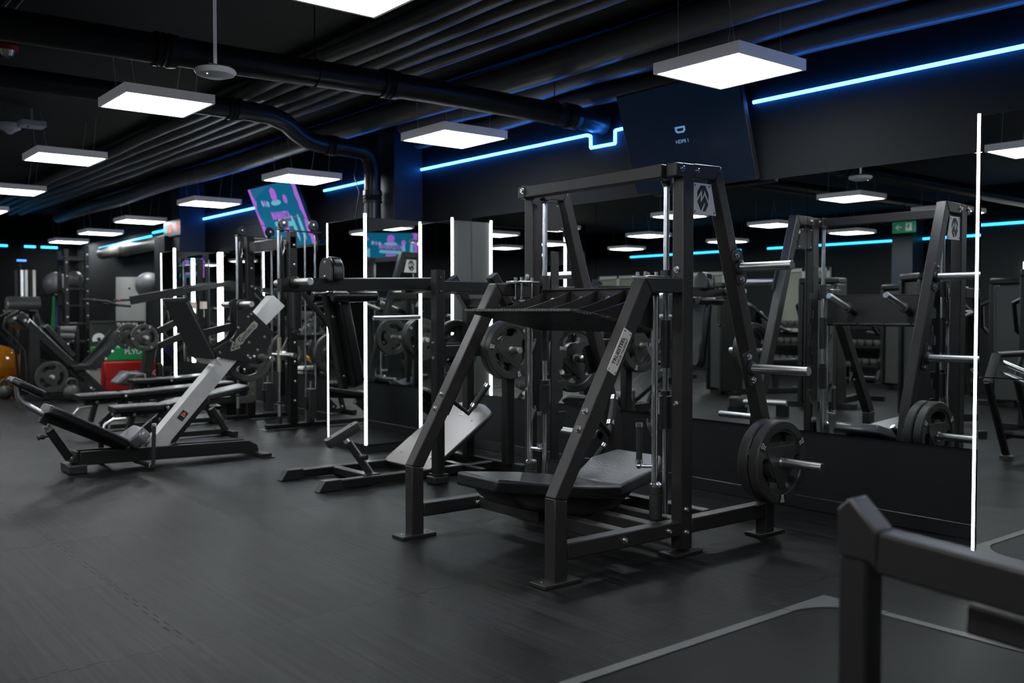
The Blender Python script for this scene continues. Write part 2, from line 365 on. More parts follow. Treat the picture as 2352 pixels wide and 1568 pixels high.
# ------------------------------------------------------------------ room shell
XW, XE, YS, YN, ZC = -20.6, 3.6, -6.4, 5.22, 3.2
struct('floor', MB().lo_hi((XW-.1, YS-.1, -0.1), (XE+.1, YN+.1, 0)), 'floor')
struct('ceiling', MB().lo_hi((XW-.1, YS-.1, ZC), (XE+.1, YN+.1, ZC+.1)), 'ceiling')
struct('wall_back', MB().lo_hi((XW, YN, 0), (XE, YN+.1, ZC)), 'wall')
struct('wall_front', MB().lo_hi((XW, YS-.1, 0), (XE, YS, ZC)), 'wall')
struct('wall_left', MB().lo_hi((XW-.1, YS, 0), (XW, YN, ZC)), 'wall_dark')
struct('wall_right', MB().lo_hi((XE, YS, 0), (XE+.1, YN, ZC)), 'wall')
struct('baseboard_back', MB().lo_hi((-7.31, YN-.02, 0), (-1.975, YN, 0.085)), 'skirt', bevel=.004)
struct('baseboard_back', MB().lo_hi((-13.05, YN-.02, 0), (-8.2, YN, 0.085)), 'skirt', bevel=.004)
struct('baseboard_front', MB().lo_hi((XW, YS, 0), (XE, YS+.02, 0.085)), 'skirt', bevel=.004)
struct('baseboard_left', MB().lo_hi((XW, YS+.02, 0), (XW+.02, YN, 0.085)), 'skirt', bevel=.004)
struct('wall_column', MB().lo_hi((-8.18, 4.89, 0), (-7.88, YN, ZC)), 'column', bevel=.004)
struct('wall_column', MB().lo_hi((-13.95, 4.84, 0), (-13.62, YN, ZC)), 'column', bevel=.004)
struct('wall_column', MB().lo_hi((-14.40, 4.74, 0), (-13.955, YN, 2.37)), 'wall', bevel=.004)
struct('wall_pier', MB().lo_hi((-8.02, 4.25, 0), (-7.32, YN, 2.09)), 'wall', bevel=.003)
struct('wall_pier', MB().lo_hi((-7.315, 5.0, 0), (-7.055, YN, 2.09)), 'pilaster', bevel=.003)
struct('wall_pier', MB().lo_hi((-1.965, 4.258, 0), (XE, YN, 2.12)), 'wall', bevel=.003)
struct('wall_pier', MB().lo_hi((-13.59, 4.58, 0), (-13.06, YN, 2.10)), 'wall', bevel=.003)
# free standing mirror clad column on the opposite side of the room
struct('wall_pier', MB().lo_hi((-16.2, -4.2, 0), (-15.5, -3.6, ZC)), 'wall', bevel=.003)
struct('wall_column', MB().lo_hi((-9.2, -6.4, 0), (-8.8, -6.0, ZC)), 'column', bevel=.003)

def window(n, x0, x1, z0, z1, y):
    mb = MB()
    for a, b in (((x0, z0), (x1, z0+.07)), ((x0, z1-.07), (x1, z1)), ((x0, z0), (x0+.07, z1)), ((x1-.07, z0), (x1, z1)), (((x0+x1)/2-.04, z0), ((x0+x1)/2+.04, z1))):
        mb.lo_hi((a[0], y, a[1]), (b[0], y+.06, b[1]))
    o = struct('window_%d' % n, mb, 'window', bevel=.004)
    mb = MB(); mb.lo_hi((x0+.05, y+.005, z0+.05), (x1-.05, y+.02, z1-.05)); obj('blind', mb, 'pane', o)
window(1, -19.6, -18.1, 0.85, 2.15, YS); window(2, -17.3, -15.9, 0.85, 2.15, YS); window(3, -14.6, -13.3, 0.85, 2.15, YS)
window(4, -11.9, -10.7, 0.85, 2.15, YS)

# ------------------------------------------------------------------ mirrors
def mirror(x0, x1, y0, y1, z0, z1, label, group=None):   # thin pane: x range (or a y range when x0==x1)
    mb = MB()
    if abs(y0-y1) < 1e-6: mb.lo_hi((x0, y0-.005, z0), (x1, y0, z1))
    else: mb.lo_hi((x0, y0, z0), (x0+.005, y1, z1))
    return tag(obj('mirror_pane', mb, 'mirror'), label, 'mirror', group)
YM = YN-.004
for a, b, t in ((-3.487, -1.985, 'wall mirror pane beside the glowing vertical white tube, rightmost on the grey wall'),
                (-5.403, -3.490, 'wide wall mirror pane behind the tall vertical press frame'),
                (-7.05, -5.406, 'wall mirror pane behind the lever squat machine, next to the mirrored pier')):
    mirror(a, b, YM, YM, 0.50, 2.118, t)
for a, b, t in ((-10.1, -8.24, 'wall mirror pane behind the cable tower, just left of the mirrored pier'),
                (-12.0, -10.103, 'wall mirror pane behind the far upright of the cable tower'),
                (-13.04, -12.003, 'wall mirror pane right of the dark column near the red clock')):
    mirror(a, b, YM, YM, 0.50, 2.10, t)
mirror(-8.01, -7.325, 4.245, 4.245, 0.075, 2.085, 'mirror pane on the front of the pier, edged by two white tubes')
mirror(-7.318, -7.318, 4.25, 4.99, 0.075, 2.085, 'mirror pane on the side of the pier showing the pink cocktail screen')
mirror(-1.96, 0.6, 4.25, 4.25, 0.965, 2.115, 'upper mirror pane right of the long white tube at the photo edge')
mirror(-1.96, 0.6, 4.25, 4.25, 0.075, 0.96, 'lower mirror pane down to the floor right of the long white tube')
mirror(-13.585, -13.065, 4.575, 4.575, 0.08, 2.09, 'mirror pane on the front of the distant pier left of the clock')
mirror(-13.053, -13.053, 4.59, 5.20, 0.08, 2.09, 'mirror pane on the side of the distant pier')
mirror(-16.2, -15.52, -3.595, -3.595, 0.1, 2.3, 'mirror pane on the pier across the room, seen only as a reflection')

def led(name, pts, r, m, label, group=None, cat='light strip'):
    mb = MB()
    for a, b in zip(pts[:-1], pts[1:]):
        mb.cyl(a, b, r, seg=8)
    return tag(obj(name, mb, m), label, cat, group)
led('light_tube', [(-1.972, 4.238, 0.075), (-1.972, 4.238, 2.125)], .0068, 'led_white', 'long white light tube up the edge of the right hand mirror')
led('light_tube', [(-7.312, 4.236, 0.075), (-7.312, 4.236, 2.12)], .013, 'led_white', 'thick white light tube on the front corner of the mirrored pier')
mirror(-7.31, -7.06, 4.996, 4.996, 0.075, 2.085, 'narrow mirror strip between the pier mirror and the wall mirrors')
led('light_tube', [(-7.048, 4.988, 0.075), (-7.048, 4.988, 2.11)], .011, 'led_white', 'white light tube deep beside the pier where the wall mirrors begin')
led('light_tube', [(-8.018, 4.240, 0.075), (-8.018, 4.240, 2.085)], .006, 'led_white', 'thin white light tube on the left corner of the mirrored pier')
led('light_tube', [(-13.048, 4.566, 0.08), (-13.048, 4.566, 2.13)], .016, 'led_white', 'white light tube on the corner of the distant pier')
led('light_tube', [(-13.60, 4.572, 0.08), (-13.60, 4.572, 2.09)], .008, 'led_white', 'thin white light tube on the left edge of the distant pier')
led('light_tube', [(-12.0, 5.20, 0.5), (-12.0, 5.20, 2.06)], .016, 'led_white', 'white light tube on the wall mirror behind the far cable tower upright')
led('light_tube', [(-13.03, 5.19, 0.2), (-13.03, 5.19, 2.10)], .014, 'led_white', 'white light tube at the left end of the wall mirrors')
led('light_tube', [(-15.49, -3.58, 0.1), (-15.49, -3.58, 2.9)], .022, 'led_white', 'white light tube on the pier across the room')
led('light_tube', [(-6.2, -6.36, 0.3), (-6.2, -6.36, 2.0), (-5.2, -6.36, 2.0), (-5.2, -6.36, 0.3)], .02, 'led_white', 'white tube frame around a mirror on the opposite wall')
ZB = 2.645; YB = YN-.02
led('light_strip', [(-7.87, YB, 2.66), (-5.50, YB, 2.655), (-5.455, YB, 2.64), (-5.453, YB, 2.548), (-5.184, YB, 2.546), (-5.184, YB, 2.645), (-5.06, YB, 2.648)], .0125, 'led_blue', 'blue light line stepping down under the drain pipe, left of the television')
led('light_strip', [(-3.9, YB, ZB-.006), (1.6, YB, ZB-.012)], .0125, 'led_blue', 'long blue light line right of the television, running out of the photo')
led('light_strip', [(-9.9, YB, ZB+.01), (-8.2, YB, ZB+.018)], .0125, 'led_blue', 'blue light line between the poster screen and the blue column')
led('light_strip', [(-13.7, YB, ZB-.03), (-11.3, YB, ZB-.02)], .014, 'led_blue', 'blue light line left of the poster screen')
led('light_strip', [(-15.85, YB, 2.56), (-15.1, YB, 2.565)], .018, 'led_cyan', 'short cyan light line beside the red clock digits')
led('light_strip', [(-18.9, YB, 2.465), (-15.95, YB, 2.51)], .02, 'led_cyan', 'cyan light line along the far end of the back wall')
led('light_strip', [(XW+.03, 4.85, 2.55), (XW+.03, 4.55, 2.55)], .022, 'led_cyan', 'cyan light line piece on the far end wall behind the rig uprights')
led('light_strip', [(XW+.03, 4.45, 2.55), (XW+.03, 3.75+.5, 2.55)], .022, 'led_cyan', 'cyan light line on the far end wall below the last hanging lamp')
led('light_strip', [(XW+.03, 3.95, 2.55), (XW+.03, 2.6, 2.55)], .022, 'led_cyan', 'cyan light line at the left edge of the far end wall')
led('light_strip', [(-16.2, YS+.03, 2.6), (-12.9, YS+.03, 2.6)], .02, 'led_cyan', 'cyan light line on the opposite wall, left part')
led('light_strip', [(-12.2, YS+.03, 2.6), (-4.0, YS+.03, 2.6)], .02, 'led_cyan', 'cyan light line on the opposite wall, middle part')
led('light_strip', [(-3.4, YS+.03, 2.6), (3.0, YS+.03, 2.6)], .02, 'led_cyan', 'cyan light line on the opposite wall behind the camera')

# ------------------------------------------------------------------ hanging lamps
def make_lamp():
    t = thing('ceiling_lamp', 'x', 'ceiling lamp', (0, 0, 0)); mb = MB(); h, z = .3, .062
    mb.lo_hi((-h, -h, 0), (h, -h+.016, z)); mb.lo_hi((-h, h-.016, 0), (h, h, z)); mb.lo_hi((-h, -h+.016, 0), (-h+.016, h-.016, z)); mb.lo_hi((h-.016, -h+.016, 0), (h, h-.016, z))
    mb.lo_hi((-h+.016, -h+.016, z-.006), (h-.016, h-.016, z))
    obj('frame', mb, 'self_lit_frame', t)
    mb = MB(); mb.prism([(*p, .006) for p in rrect(.562, .562, .012)], (0, 0, .006)); obj('diffuser', mb, 'panel', t)
    for sx in (-1, 1):
        for sy in (-1, 1):
            mb = MB(); mb.cyl((sx*.2, sy*.2, z), (sx*.17, sy*.24, .40), .0012, seg=6); obj('wire', mb, 'white', t)
    return t
lamp0 = make_lamp(); used = False
near = [((-3.42, 4.335, 2.605), 'square hanging lamp right of the television, nearest the wall'),
        ((-6.10, 4.335, 2.605), 'square hanging lamp just below the long drain pipe'),
        ((-8.92, 4.43, 2.605), 'square hanging lamp above the poster screen'),
        ((-11.68, 4.53, 2.605), 'hanging lamp left of the poster screen'),
        ((-14.6, 4.60, 2.605), 'hanging lamp left of the red clock digits'),
        ((-17.2, 4.75, 2.605), 'hanging lamp second from the far end of the wall row'),
        ((-19.7, 4.85, 2.605), 'hanging lamp furthest away, above the far cyan lines'),
        ((-3.74, 2.10, 2.68), 'large bright hanging lamp cut by the top edge of the photo'),
        ((-6.67, 2.22, 2.68), 'hanging lamp left of the white access point'),
        ((-9.56, 2.33, 2.68), 'hanging lamp below the small white detector box'),
        ((-12.5, 2.47, 2.68), 'hanging lamp cut by the left edge, upper of two'),
        ((-15.2, 2.59, 2.68), 'hanging lamp corner at the left edge, lower of two')]
rest = [(x, y, 2.66) for y in (4.3, 2.0, -0.3, -2.6, -4.9) for x in (-17.6, -14.9, -12.1, -9.35, -6.55, -3.6, -0.9, 1.8)
        if not (y == 2.0 and x < -1.5 and x > -17) and y != 4.3]
for i, (p, lb) in enumerate(near + [(r, None) for r in rest]):
    if lb is None:
        xi = ['at the far end', 'second from the far end', 'third from the far end', 'fourth from the far end', 'fifth from the far end', 'sixth from the far end', 'second from the camera end', 'nearest the camera end'][(-17.6, -14.9, -12.1, -9.35, -6.55, -3.6, -0.9, 1.8).index(p[0])]
        row = {4.3: 'wall row', 2.0: 'second row', -0.3: 'middle row', -2.6: 'fourth row', -4.9: 'opposite wall row'}[p[1]]
        lb = 'hanging lamp of the %s, %s, seen in mirrors' % (row, xi)
        if p[1] >= 2 and p[0] > -1.5: lb = 'hanging lamp of the %s, %s, off the right edge' % (row, xi)
        g = 'lamps of the ' + row
    else: g = 'square hanging lamps'
    T = Matrix.Translation(p)
    if not used:
        lamp0.location = p; lamp0['label'] = lb; lamp0['group'] = g; used = True
    else: dup(lamp0, T, lb, g)

# ------------------------------------------------------------------ pipes and ducts
def pipe(name, pts, r, m, label, cat='pipe', collars=(), group=None, seg=22, hangers=()):
    t = thing(name, label, cat, pts[0], group=group)
    mb = MB(); mb.tube(pts, r, seg); obj('pipe_run', mb, m, t)
    for c, ax in collars:
        c = Vector(c); ax = Vector(ax).normalized(); mb = MB()
        mb.lathe(c-ax*.06, ax, [(0, r), (0, r+.012), (.02, r+.014), (.03, r+.004), (.045, r+.014), (.06, r+.004), (.075, r+.014), (.1, r+.012), (.12, r+.01), (.12, r)], 24); obj('collar', mb, m, t)
    for h in hangers:
        mb = MB(); mb.torus(h, (0, 1, 0) if abs(pts[1][1]-pts[0][1]) > abs(pts[1][0]-pts[0][0]) else (1, 0, 0), r+.004, .004, 24, 6)
        mb.cyl((h[0], h[1], h[2]+r), (h[0], h[1], ZC), .004, seg=6); obj('hanger', mb, m, t)
    return t
pipe('drain_pipe', [(-5.32, 5.215, 2.715), (-5.34, 4.98, 2.735), (-5.35, 3.6, 2.745), (-5.35, 2.4, 2.72), (-5.35, 1.0, 2.70), (-5.36, -1.5, 2.69), (-5.36, -6.0, 2.68)], .082, 'pipe',
     'long black drain pipe crossing the ceiling into the wall beside the television', collars=[((-5.345, 4.88, 2.738), (0, 1, 0)), ((-5.35, 3.28, 2.74), (0, 1, 0)), ((-5.35, 1.83, 2.71), (0, 1, 0))],
     hangers=[(-5.345, 4.72, 2.74), (-5.35, 2.75, 2.727)])
pipe('drain_pipe', [(-7.68, -5.5, 2.955), (-7.68, 1.6, 2.955), (-7.68, 3.3, 2.955), (-7.69, 3.52, 2.95), (-7.76, 3.70, 2.92), (-7.88, 3.86, 2.87), (-8.0, 4.02, 2.84), (-8.07, 4.2, 2.83), (-8.09, 4.45, 2.83), (-8.1, 4.66, 2.82), (-8.1, 4.73, 2.79), (-8.1, 4.77, 2.72), (-8.1, 4.78, 2.6), (-8.1, 4.78, 2.10)], .082, 'pipe',
     'black drain pipe with elbows dropping down the column behind the mirrored pier', collars=[((-8.1, 4.78, 2.38), (0, 0, 1)), ((-7.68, 3.2, 2.955), (0, 1, 0)), ((-8.08, 4.32, 2.83), (0, 1, 0))])
pipe('cable_lead', [(-8.21, 4.67, 2.78), (-8.25, 4.66, 2.6), (-8.18, 4.68, 2.42), (-8.24, 4.68, 2.25), (-8.27, 4.68, 2.1)], .006, 'plastic', 'loose black cable hanging beside the vertical drain pipe', 'cable', seg=8)
pipe('conduit', [(-8.3, 5.19, 2.12), (-8.3, 5.19, 3.1)], .03, 'skirt', 'black vertical conduit between the column and the drain pipe')
ys = [3.30, 3.46, 3.64, 3.80, 3.97]
for i, y in enumerate(ys):
    pts = []
    n = 26
    for k in range(n+1):
        x = -19.5+(k/n)*21.5; pts.append((x, y+.006*math.sin(x*2.1+i), 3.1+.008*math.sin(x*1.7+i*2)))
    pipe('insulated_pipe', pts, .054, 'duct', 'thin black insulated pipe in the ceiling bundle of five, %s' % ['furthest from the mirror wall', 'second from the room side', 'in the middle', 'second from the mirror wall', 'nearest the mirror wall'][i], group='bundle of thin insulated pipes', seg=14)
for i, (y, z, r) in enumerate(((4.62, 3.06, .105), (4.95, 3.03, .085), (5.11, 2.90, .065))):
    pts = [((-19.5 if i < 1 else -7.8)+k*(.7 if i < 1 else .34), y+.01*math.sin(k*1.3+i), z+.012*math.sin(k*.9+i)) for k in range(31)]
    pipe('air_duct', pts, r, 'duct', ['fat wrapped black air duct nearest the bundle of thin pipes', 'wrapped black air duct of middle size, lit blue along its edge', 'smaller black air duct running closest above the blue light line'][i], 'duct', seg=20)
pipe('air_duct', [(-18.2, 5.06, 2.33), (-17.0, 5.06, 2.34), (-14.45, 5.06, 2.35)], .11, 'duct', 'short grey duct under the far cyan light line', 'duct', collars=[((-16.8, 5.06, 2.34), (1, 0, 0))])
for i, yy in enumerate((1.28, 1.34)):
    pipe('conduit', [(-19, yy, 3.17), (0, yy, 3.17)], .012, 'pipe', ['thin conduit on the ceiling, outer one of a close pair', 'thin conduit on the ceiling, inner one of a close pair'][i], seg=8)
pipe('conduit', [(-19, 0.2, 3.17), (0, 0.2, 3.17)], .012, 'pipe', 'thin single conduit on the ceiling towards the camera side', seg=8)

# access point on its rod
ax, ay, az = -5.05, 2.0, 2.525
t = thing('access_point', 'white oval access point hanging on a grey rod left of the big lamp', 'access point', (ax, ay, az))
mb = MB(); mb.lathe((ax, ay, az), (0, 0, 1), [(0, .02), (.003, .06), (.016, .10), (.032, .112), (.045, .105), (.05, .08), (.052, .0)], 32); obj('housing', mb, 'white', t)
mb = MB(); mb.lo_hi((ax-.06, ay-.06, az+.053), (ax+.06, ay+.06, az+.062)); obj('bracket', mb, 'plastic', t)
mb = MB(); mb.cyl((ax, ay, az+.06), (ax, ay, ZC), .0095); obj('rod', mb, 'self_lit_frame', t)
mb = MB(); mb.sphere((ax+.04, ay-.06, az+.01), .005, seg=8); obj('status_light', mb, 'led_white', t)
t = thing('smoke_detector', 'small cream smoke detector on the ceiling at the left edge', 'smoke detector', (-10.9, 2.13, ZC))
mb = MB(); mb.lathe((-10.9, 2.13, 3.09), (0, 0, 1), [(0, .02), (.03, .06), (.05, .10), (.08, .115), (.109, .115)], 20); obj('housing', mb, 'white', t)
t = thing('detector_box', 'small flat white sensor box under the ceiling', 'sensor', (-9.97, 2.14, 3.0))
mb = MB(); mb.lo_hi((-10.07, 2.03, 3.02), (-9.87, 2.25, 3.075)); mb.cyl((-9.97, 2.14, 3.07), (-9.97, 2.14, ZC), .01); obj('housing', mb, 'white', t, bevel=.006)
mb = MB(); mb.sphere((-9.93, 2.10, 3.02), .012, seg=10); obj('lens', mb, 'plastic', t)
t = thing('alarm_beacon', 'dark red alarm beacon on the ceiling at the upper left edge', 'alarm', (-7.5, 1.45, ZC))
mb = MB(); mb.lathe((-7.5, 1.45, 3.10), (0, 0, 1), [(0, .08), (.03, .085), (.06, .07), (.098, .07)], 20); obj('base', mb, 'red', t)
mb = MB(); mb.lathe((-7.5, 1.45, 3.05), (0, 0, 1), [(0, .02), (.012, .045), (.05, .06)], 20); obj('lens', mb, 'darksteel', t)

# ------------------------------------------------------------------ televisions
def television(name, label, x0, x1, zt, zb, yt, yb, art, wall=True):
    # leaning out from the wall: top edge at yt, bottom edge at yb
    t = thing(name, label, 'television', ((x0+x1)/2, yb, zb))
    o = Vector(((x0+x1)/2, (yt+yb)/2, (zt+zb)/2)); back = yt > 0; T = frameM(o, (1 if back else -1, 0, 0), (0, yt-yb, zt-zb)); H = math.hypot(yt-yb, zt-zb); W = x1-x0
    mb = MB(); mb.prism([T @ Vector((x, y, -.02)) for x, y in rrect(W, H, .006, 2)], T.to_3x3() @ Vector((0, 0, .036))); obj('housing', mb, 'plastic', t, bevel=.003)
    mb = MB(); mb.prism([T @ Vector((x, y, .0)) for x, y in rrect(W-.018, H-.022, .003, 2)], T.to_3x3() @ Vector((0, 0, .004))); s = obj('screen', mb, 'screen' if art == 'input' else 'screen_teal', t)
    mb = MB(); sg = 1 if back else -1; mb.beam((o.x, 5.215 if back else -6.395, zt-.3), (o.x, (yt+yb)/2+.05*sg, zt-.33), .12, .08); obj('wall_bracket', mb, 'plastic', t) if wall else obj('ceiling_rod', MB().cyl((o.x, o.y+.05, zt-.2), (o.x, o.y+.05, ZC), .02), 'plastic', t)
    Z = T @ Matrix.Translation((0, 0, .003))
    if art == 'input':
        out = [(-.055, .028), (.055, .028), (.055, -.01), (.035, -.028), (-.035, -.028), (-.055, -.01)]
        inn = [(-.036, .012), (.036, .012), (.036, -.002), (.026, -.012), (-.026, -.012), (-.036, -.002)]
        flat('input_icon', [out, inn], Z @ Matrix.Translation((-.01, .045, 0)) @ Matrix.Scale(.8, 4), 'screen_icon', t)
        text('screen_text', 'HDMI 1', .036, Z @ Matrix.Translation((-.01, -.035, 0)), 'screen_icon', t)
    else:
        def blob(cx, cy, rx, ry, n=18, j=.15, sd=1):
            rr = random.Random(sd); return [(cx+rx*math.cos(2*PI*i/n)*(1+rr.uniform(-j, j)), cy+ry*math.sin(2*PI*i/n)*(1+rr.uniform(-j, j))) for i in range(n)]
        a, b = W/2-.01, H/2-.012
        rr = random.Random(3)
        L = [(-a, -b)] + [(-a+.07+rr.uniform(-.03, .05), -b+(2*b)*i/9) for i in range(10)] + [(-a, b)]
        R = [(a, b)] + [(a-.06-rr.uniform(-.02, .05), b-(2*b)*i/9) for i in range(10)] + [(a, -b)]
        flat('picture_border', [L], Z, 'screen_purple', t); flat('picture_border', [R], Z, 'screen_purple', t)
        flat('picture_figure', [blob(-.0, b-.12, .075, .085, sd=5)], Z @ Matrix.Translation((0, 0, .001)), 'screen_purple', t)
        flat('picture_shape', [blob(-.0, b-.22, .13, .035, sd=6, j=.05)], Z, 'screen_cyan', t)
        flat('picture_shape', [blob(.26, b-.2, .045, .055, sd=7, j=.02)], Z, 'screen_purple', t)
        for k, xx in enumerate((-.36, -.29, -.22)):
            flat('picture_shape', [blob(xx, b-.2-.01*k, .03, .04, sd=8+k, j=.1)], Z, 'screen_cyan' if k != 1 else 'screen_purple', t)
        for k, xx in enumerate((.26, .42)):
            flat('picture_shape', [blob(xx, -b+.22, .035, .16, sd=18+k, j=.05)], Z, 'screen_cyan', t)
        flat('picture_shape', [[(-a+.02, -b), (-a+.02, -b+.2), (-a+.12, -b+.27), (-a+.12, -b)]], Z @ Matrix.Translation((0, 0, .001)), 'screen_cyan', t)
        text('screen_title', 'MAMASITA', .135, Z @ Matrix.Translation((0, .0, 0)) @ Matrix.Rotation(-.05, 4, 'Z'), 'screen_purple', t, bold=.004, sx=.72)
        flat('title_band', [rrect(.46, .062, .02)], Z @ Matrix.Translation((0, -.10, 0)) @ Matrix.Rotation(-.05, 4, 'Z'), 'screen_cyan', t)
        flat('title_band', [rrect(.2, .05, .01)], Z @ Matrix.Translation((0, -.17, 0)) @ Matrix.Rotation(-.05, 4, 'Z'), 'screen_purple', t)
    return t
def hang_tv():
    t = television('television', 'hanging television with the pink and teal poster, seen only doubled in the pier mirror', 1.2, 2.3, 2.86, 2.28, 4.95, 5.12, 'poster', False)
    t.matrix_world = Matrix.Translation((1.9, 0.25, 0)) @ Matrix.Rotation(-2.15, 4, 'Z') @ Matrix.Translation((-1.75, -5.1, 0)) @ WM[t.name]
    return t
television('television', 'large dark television tilted from the wall showing an HDMI message', -4.86, -3.79, 2.80, 2.11, 4.88, 5.10, 'input')
television('television', 'tilted television with a pink and teal cocktail poster picture', -11.25, -9.98, 2.78, 2.04, 4.85, 5.15, 'poster')
hang_tv()

CK = [(-14.026,4.800,2.467),(-13.572,4.800,2.467),(-13.896,4.800,2.477),(-13.661,4.800,2.460)]
t = thing('wall_clock', 'digital clock with cyan and red digits beside the distant column', 'clock', (-14.0, 4.82, 2.55))
mb = MB(); mb.lo_hi((CK[0][0]-.12, 4.80, CK[0][2]-.11), (CK[1][0]+.1, 4.838, CK[0][2]+.11)); obj('housing', mb, 'plastic', t)
text('digits', 'N1', .17, frameM((CK[0][0]-.04, 4.797, CK[0][2]), (1, 0, 0), (0, 0, 1)), 'led_cyan_digit', t, bold=.004, sx=.8)
text('digits', '08', .17, frameM((CK[2][0]-.0, 4.797, CK[0][2]), (1, 0, 0), (0, 0, 1)), 'led_red', t, bold=.004, sx=.9)
text('digits', '16', .17, frameM((CK[1][0]+.0, 4.797, CK[0][2]), (1, 0, 0), (0, 0, 1)), 'led_red', t, bold=.004, sx=.9)

# ------------------------------------------------------------------ lifting platform on the floor
t = thing('lifting_platform', 'black rubber lifting platform with grey edging set on the floor', 'platform', (-2.3, 3.6, 0))
mb = MB(); mb.lo_hi((-2.285, -0.2, 0), (1.6, 3.585, .012)); obj('mat', mb, 'mat_black', t)
mb = MB(); mb.lo_hi((-2.33, -0.2, 0), (-2.285, 3.33, .016)); obj('edging', mb, 'strip_grey', t)
mb = MB(); mb.lo_hi((-2.03, 3.585, 0), (1.6, 3.63, .016)); obj('edging', mb, 'strip_grey', t)
pts = [(-2.33, 3.63), (-2.33, 3.33), (-2.285, 3.33)] + [(-2.285+.255*(1-math.cos(a)), 3.33+.255*math.sin(a)) for a in [PI/2*i/8 for i in range(1, 9)]] + [(-2.03, 3.63)]
mb = MB(); mb.prism([(x, y, .009) for x, y in pts[::-1]], (0, 0, .018)); obj('corner_piece', mb, 'strip_grey', t)

# blurred steel frame in the foreground
t = thing('bench_frame', 'out-of-focus black steel frame rising in the lower right foreground', 'frame', (-1.09, 1.8, 0))
mb = MB()
W5 = .08
mb.beam((-1.069, 1.80, .02), (-1.069, 1.80, .74), .066, .066, up=(0, 1, 0)); obj('post', mb, 'frame', t)
mb = MB(); mb.prism([(x, 1.80, z) for x, z in ((-1.102, .741), (-1.106, .84), (-1.078, .866), (-1.015, .806), (-1.015, .721), (-1.036, .741))], (0, .066, 0)); obj('slanted_end', mb, 'frame', t, bevel=.005)
mb = MB(); mb.beam((-1.012, 1.80, .762), (0.0, 1.80, .70), .066, .085, up=(0, 0, 1)); obj('crossbar', mb, 'frame', t)
mb = MB(); mb.beam((-0.86, 1.86, .655), (0.0, 1.86, .61), .06, .06, up=(0, 0, 1)); obj('lower_bar', mb, 'frame', t)
mb = MB(); mb.lo_hi((-1.18, 1.72, .0125), (-.98, 1.88, .022)); obj('floor_plate', mb, 'frame', t)

# ================================================================== equipment
def weight_plate(txt, D=.45, T=.058, name='weight_plate', simple=False):
    """rubber grip plate, axis along local +X, centre at the origin"""
    t = thing(name, 'x', 'weight plate'); R = D/2
    Q = frameM((0, 0, 0), (0, 1, 0), (0, 0, 1))        # plate plane = YZ, normal +X
    mb = MB()
    mb.lathe((-T/2, 0, 0), (1, 0, 0), [(0, R*.80), (0, R*.97), (T*.12, R), (T*.88, R), (T, R*.97), (T, R*.80), (T*.82, R*.76), (T*.18, R*.76)], 48)
    bmf = mb.bm; bmesh.ops.delete(bmf, geom=[f for f in bmf.faces if len(f.verts) > 4], context='FACES')
    # close the rim on its inner side
    holes = []
    for k in range(3):
        a = PI/2+k*2*PI/3
        pts = [(R*.74*math.cos(a+x), R*.74*math.sin(a+x)) for x in [(-.62+1.24*i/12) for i in range(13)]]
        pts += [(R*.66*math.cos(a+.76), R*.66*math.sin(a+.76))]
        pts += [(R*(.42+.05*math.cos(x*2))*math.cos(a+x), R*(.42+.05*math.cos(x*2))*math.sin(a+x)) for x in [(.72-1.44*i/12) for i in range(13)]]
        pts += [(R*.66*math.cos(a-.76), R*.66*math.sin(a-.76))]
        holes.append(pts)
    mb.add_mesh(flat_mesh([circ(R*.80, 48)]+holes+[circ(.026, 20)], T*.34, .002), Q)
    tri = []
    for k in range(3):
        a = -PI/2+k*2*PI/3
        tri += [(R*.50*math.cos(a)+R*.0*1+R*.13*math.cos(a+x), R*.50*math.sin(a)+R*.13*math.sin(a+x)) for x in [(-.9+1.8*i/6) for i in range(7)]]
    mb.add_mesh(flat_mesh([tri, circ(.027, 20)], T*.44, .002), Q)
    obj('disc', mb, 'rubber', t)
    mb = MB(); mb.lathe((-T/2-.002, 0, 0), (1, 0, 0), [(0, .026), (0, .034), (T+.004, .034), (T+.004, .026)], 24); obj('hub_ring', mb, 'bolt', t)
    if txt and not simple:
        for sd in (1, -1):
            for k in range(3):
                a = -PI/2+k*2*PI/3
                P = Matrix.Rotation(0 if sd > 0 else PI, 4, 'Z') @ Matrix.Translation((T/2+.0002, 0, 0)) @ Q @ Matrix.Translation((R*.875*math.cos(a), R*.875*math.sin(a), 0)) @ Matrix.Rotation(a+PI/2, 4, 'Z')
                p = flat('weight_marking', [rrect(.052, .046, .004, 2)], P, 'ink_black', t, .0004)
                mb = MB(); mb.add_mesh(text_mesh(txt[0], .027, .0003, .0006), P @ Matrix.Translation((0, .0105, .0008)) @ Matrix.Rotation(PI, 4, 'Z') @ Matrix.Rotation(PI, 4, 'Z'))
                mb.add_mesh(text_mesh(txt[1], .024, .0003, .0006), P @ Matrix.Translation((0, -.0115, .0008)))
                obj('lettering', mb, 'ink_white', p)
    return t
PL25 = weight_plate(('25', 'KG'), .455, .062)
PL20 = weight_plate(('20', 'KG'), .45, .054)
PLS = weight_plate(None, .45, .05, simple=True)
PL10 = weight_plate(None, .33, .04, simple=True)
first = {}
def place(proto, pos, label, group=None, rx=0.0, rz=0.0):
    T = Matrix.Translation(pos) @ Matrix.Rotation(rz, 4, 'Z') @ Matrix.Rotation(rx, 4, 'X')
    if proto.name not in first:
        first[proto.name] = 1; proto.matrix_world = T; proto['label'] = label
        if group: proto['group'] = group
        return proto
    return dup(proto, T, label, group)

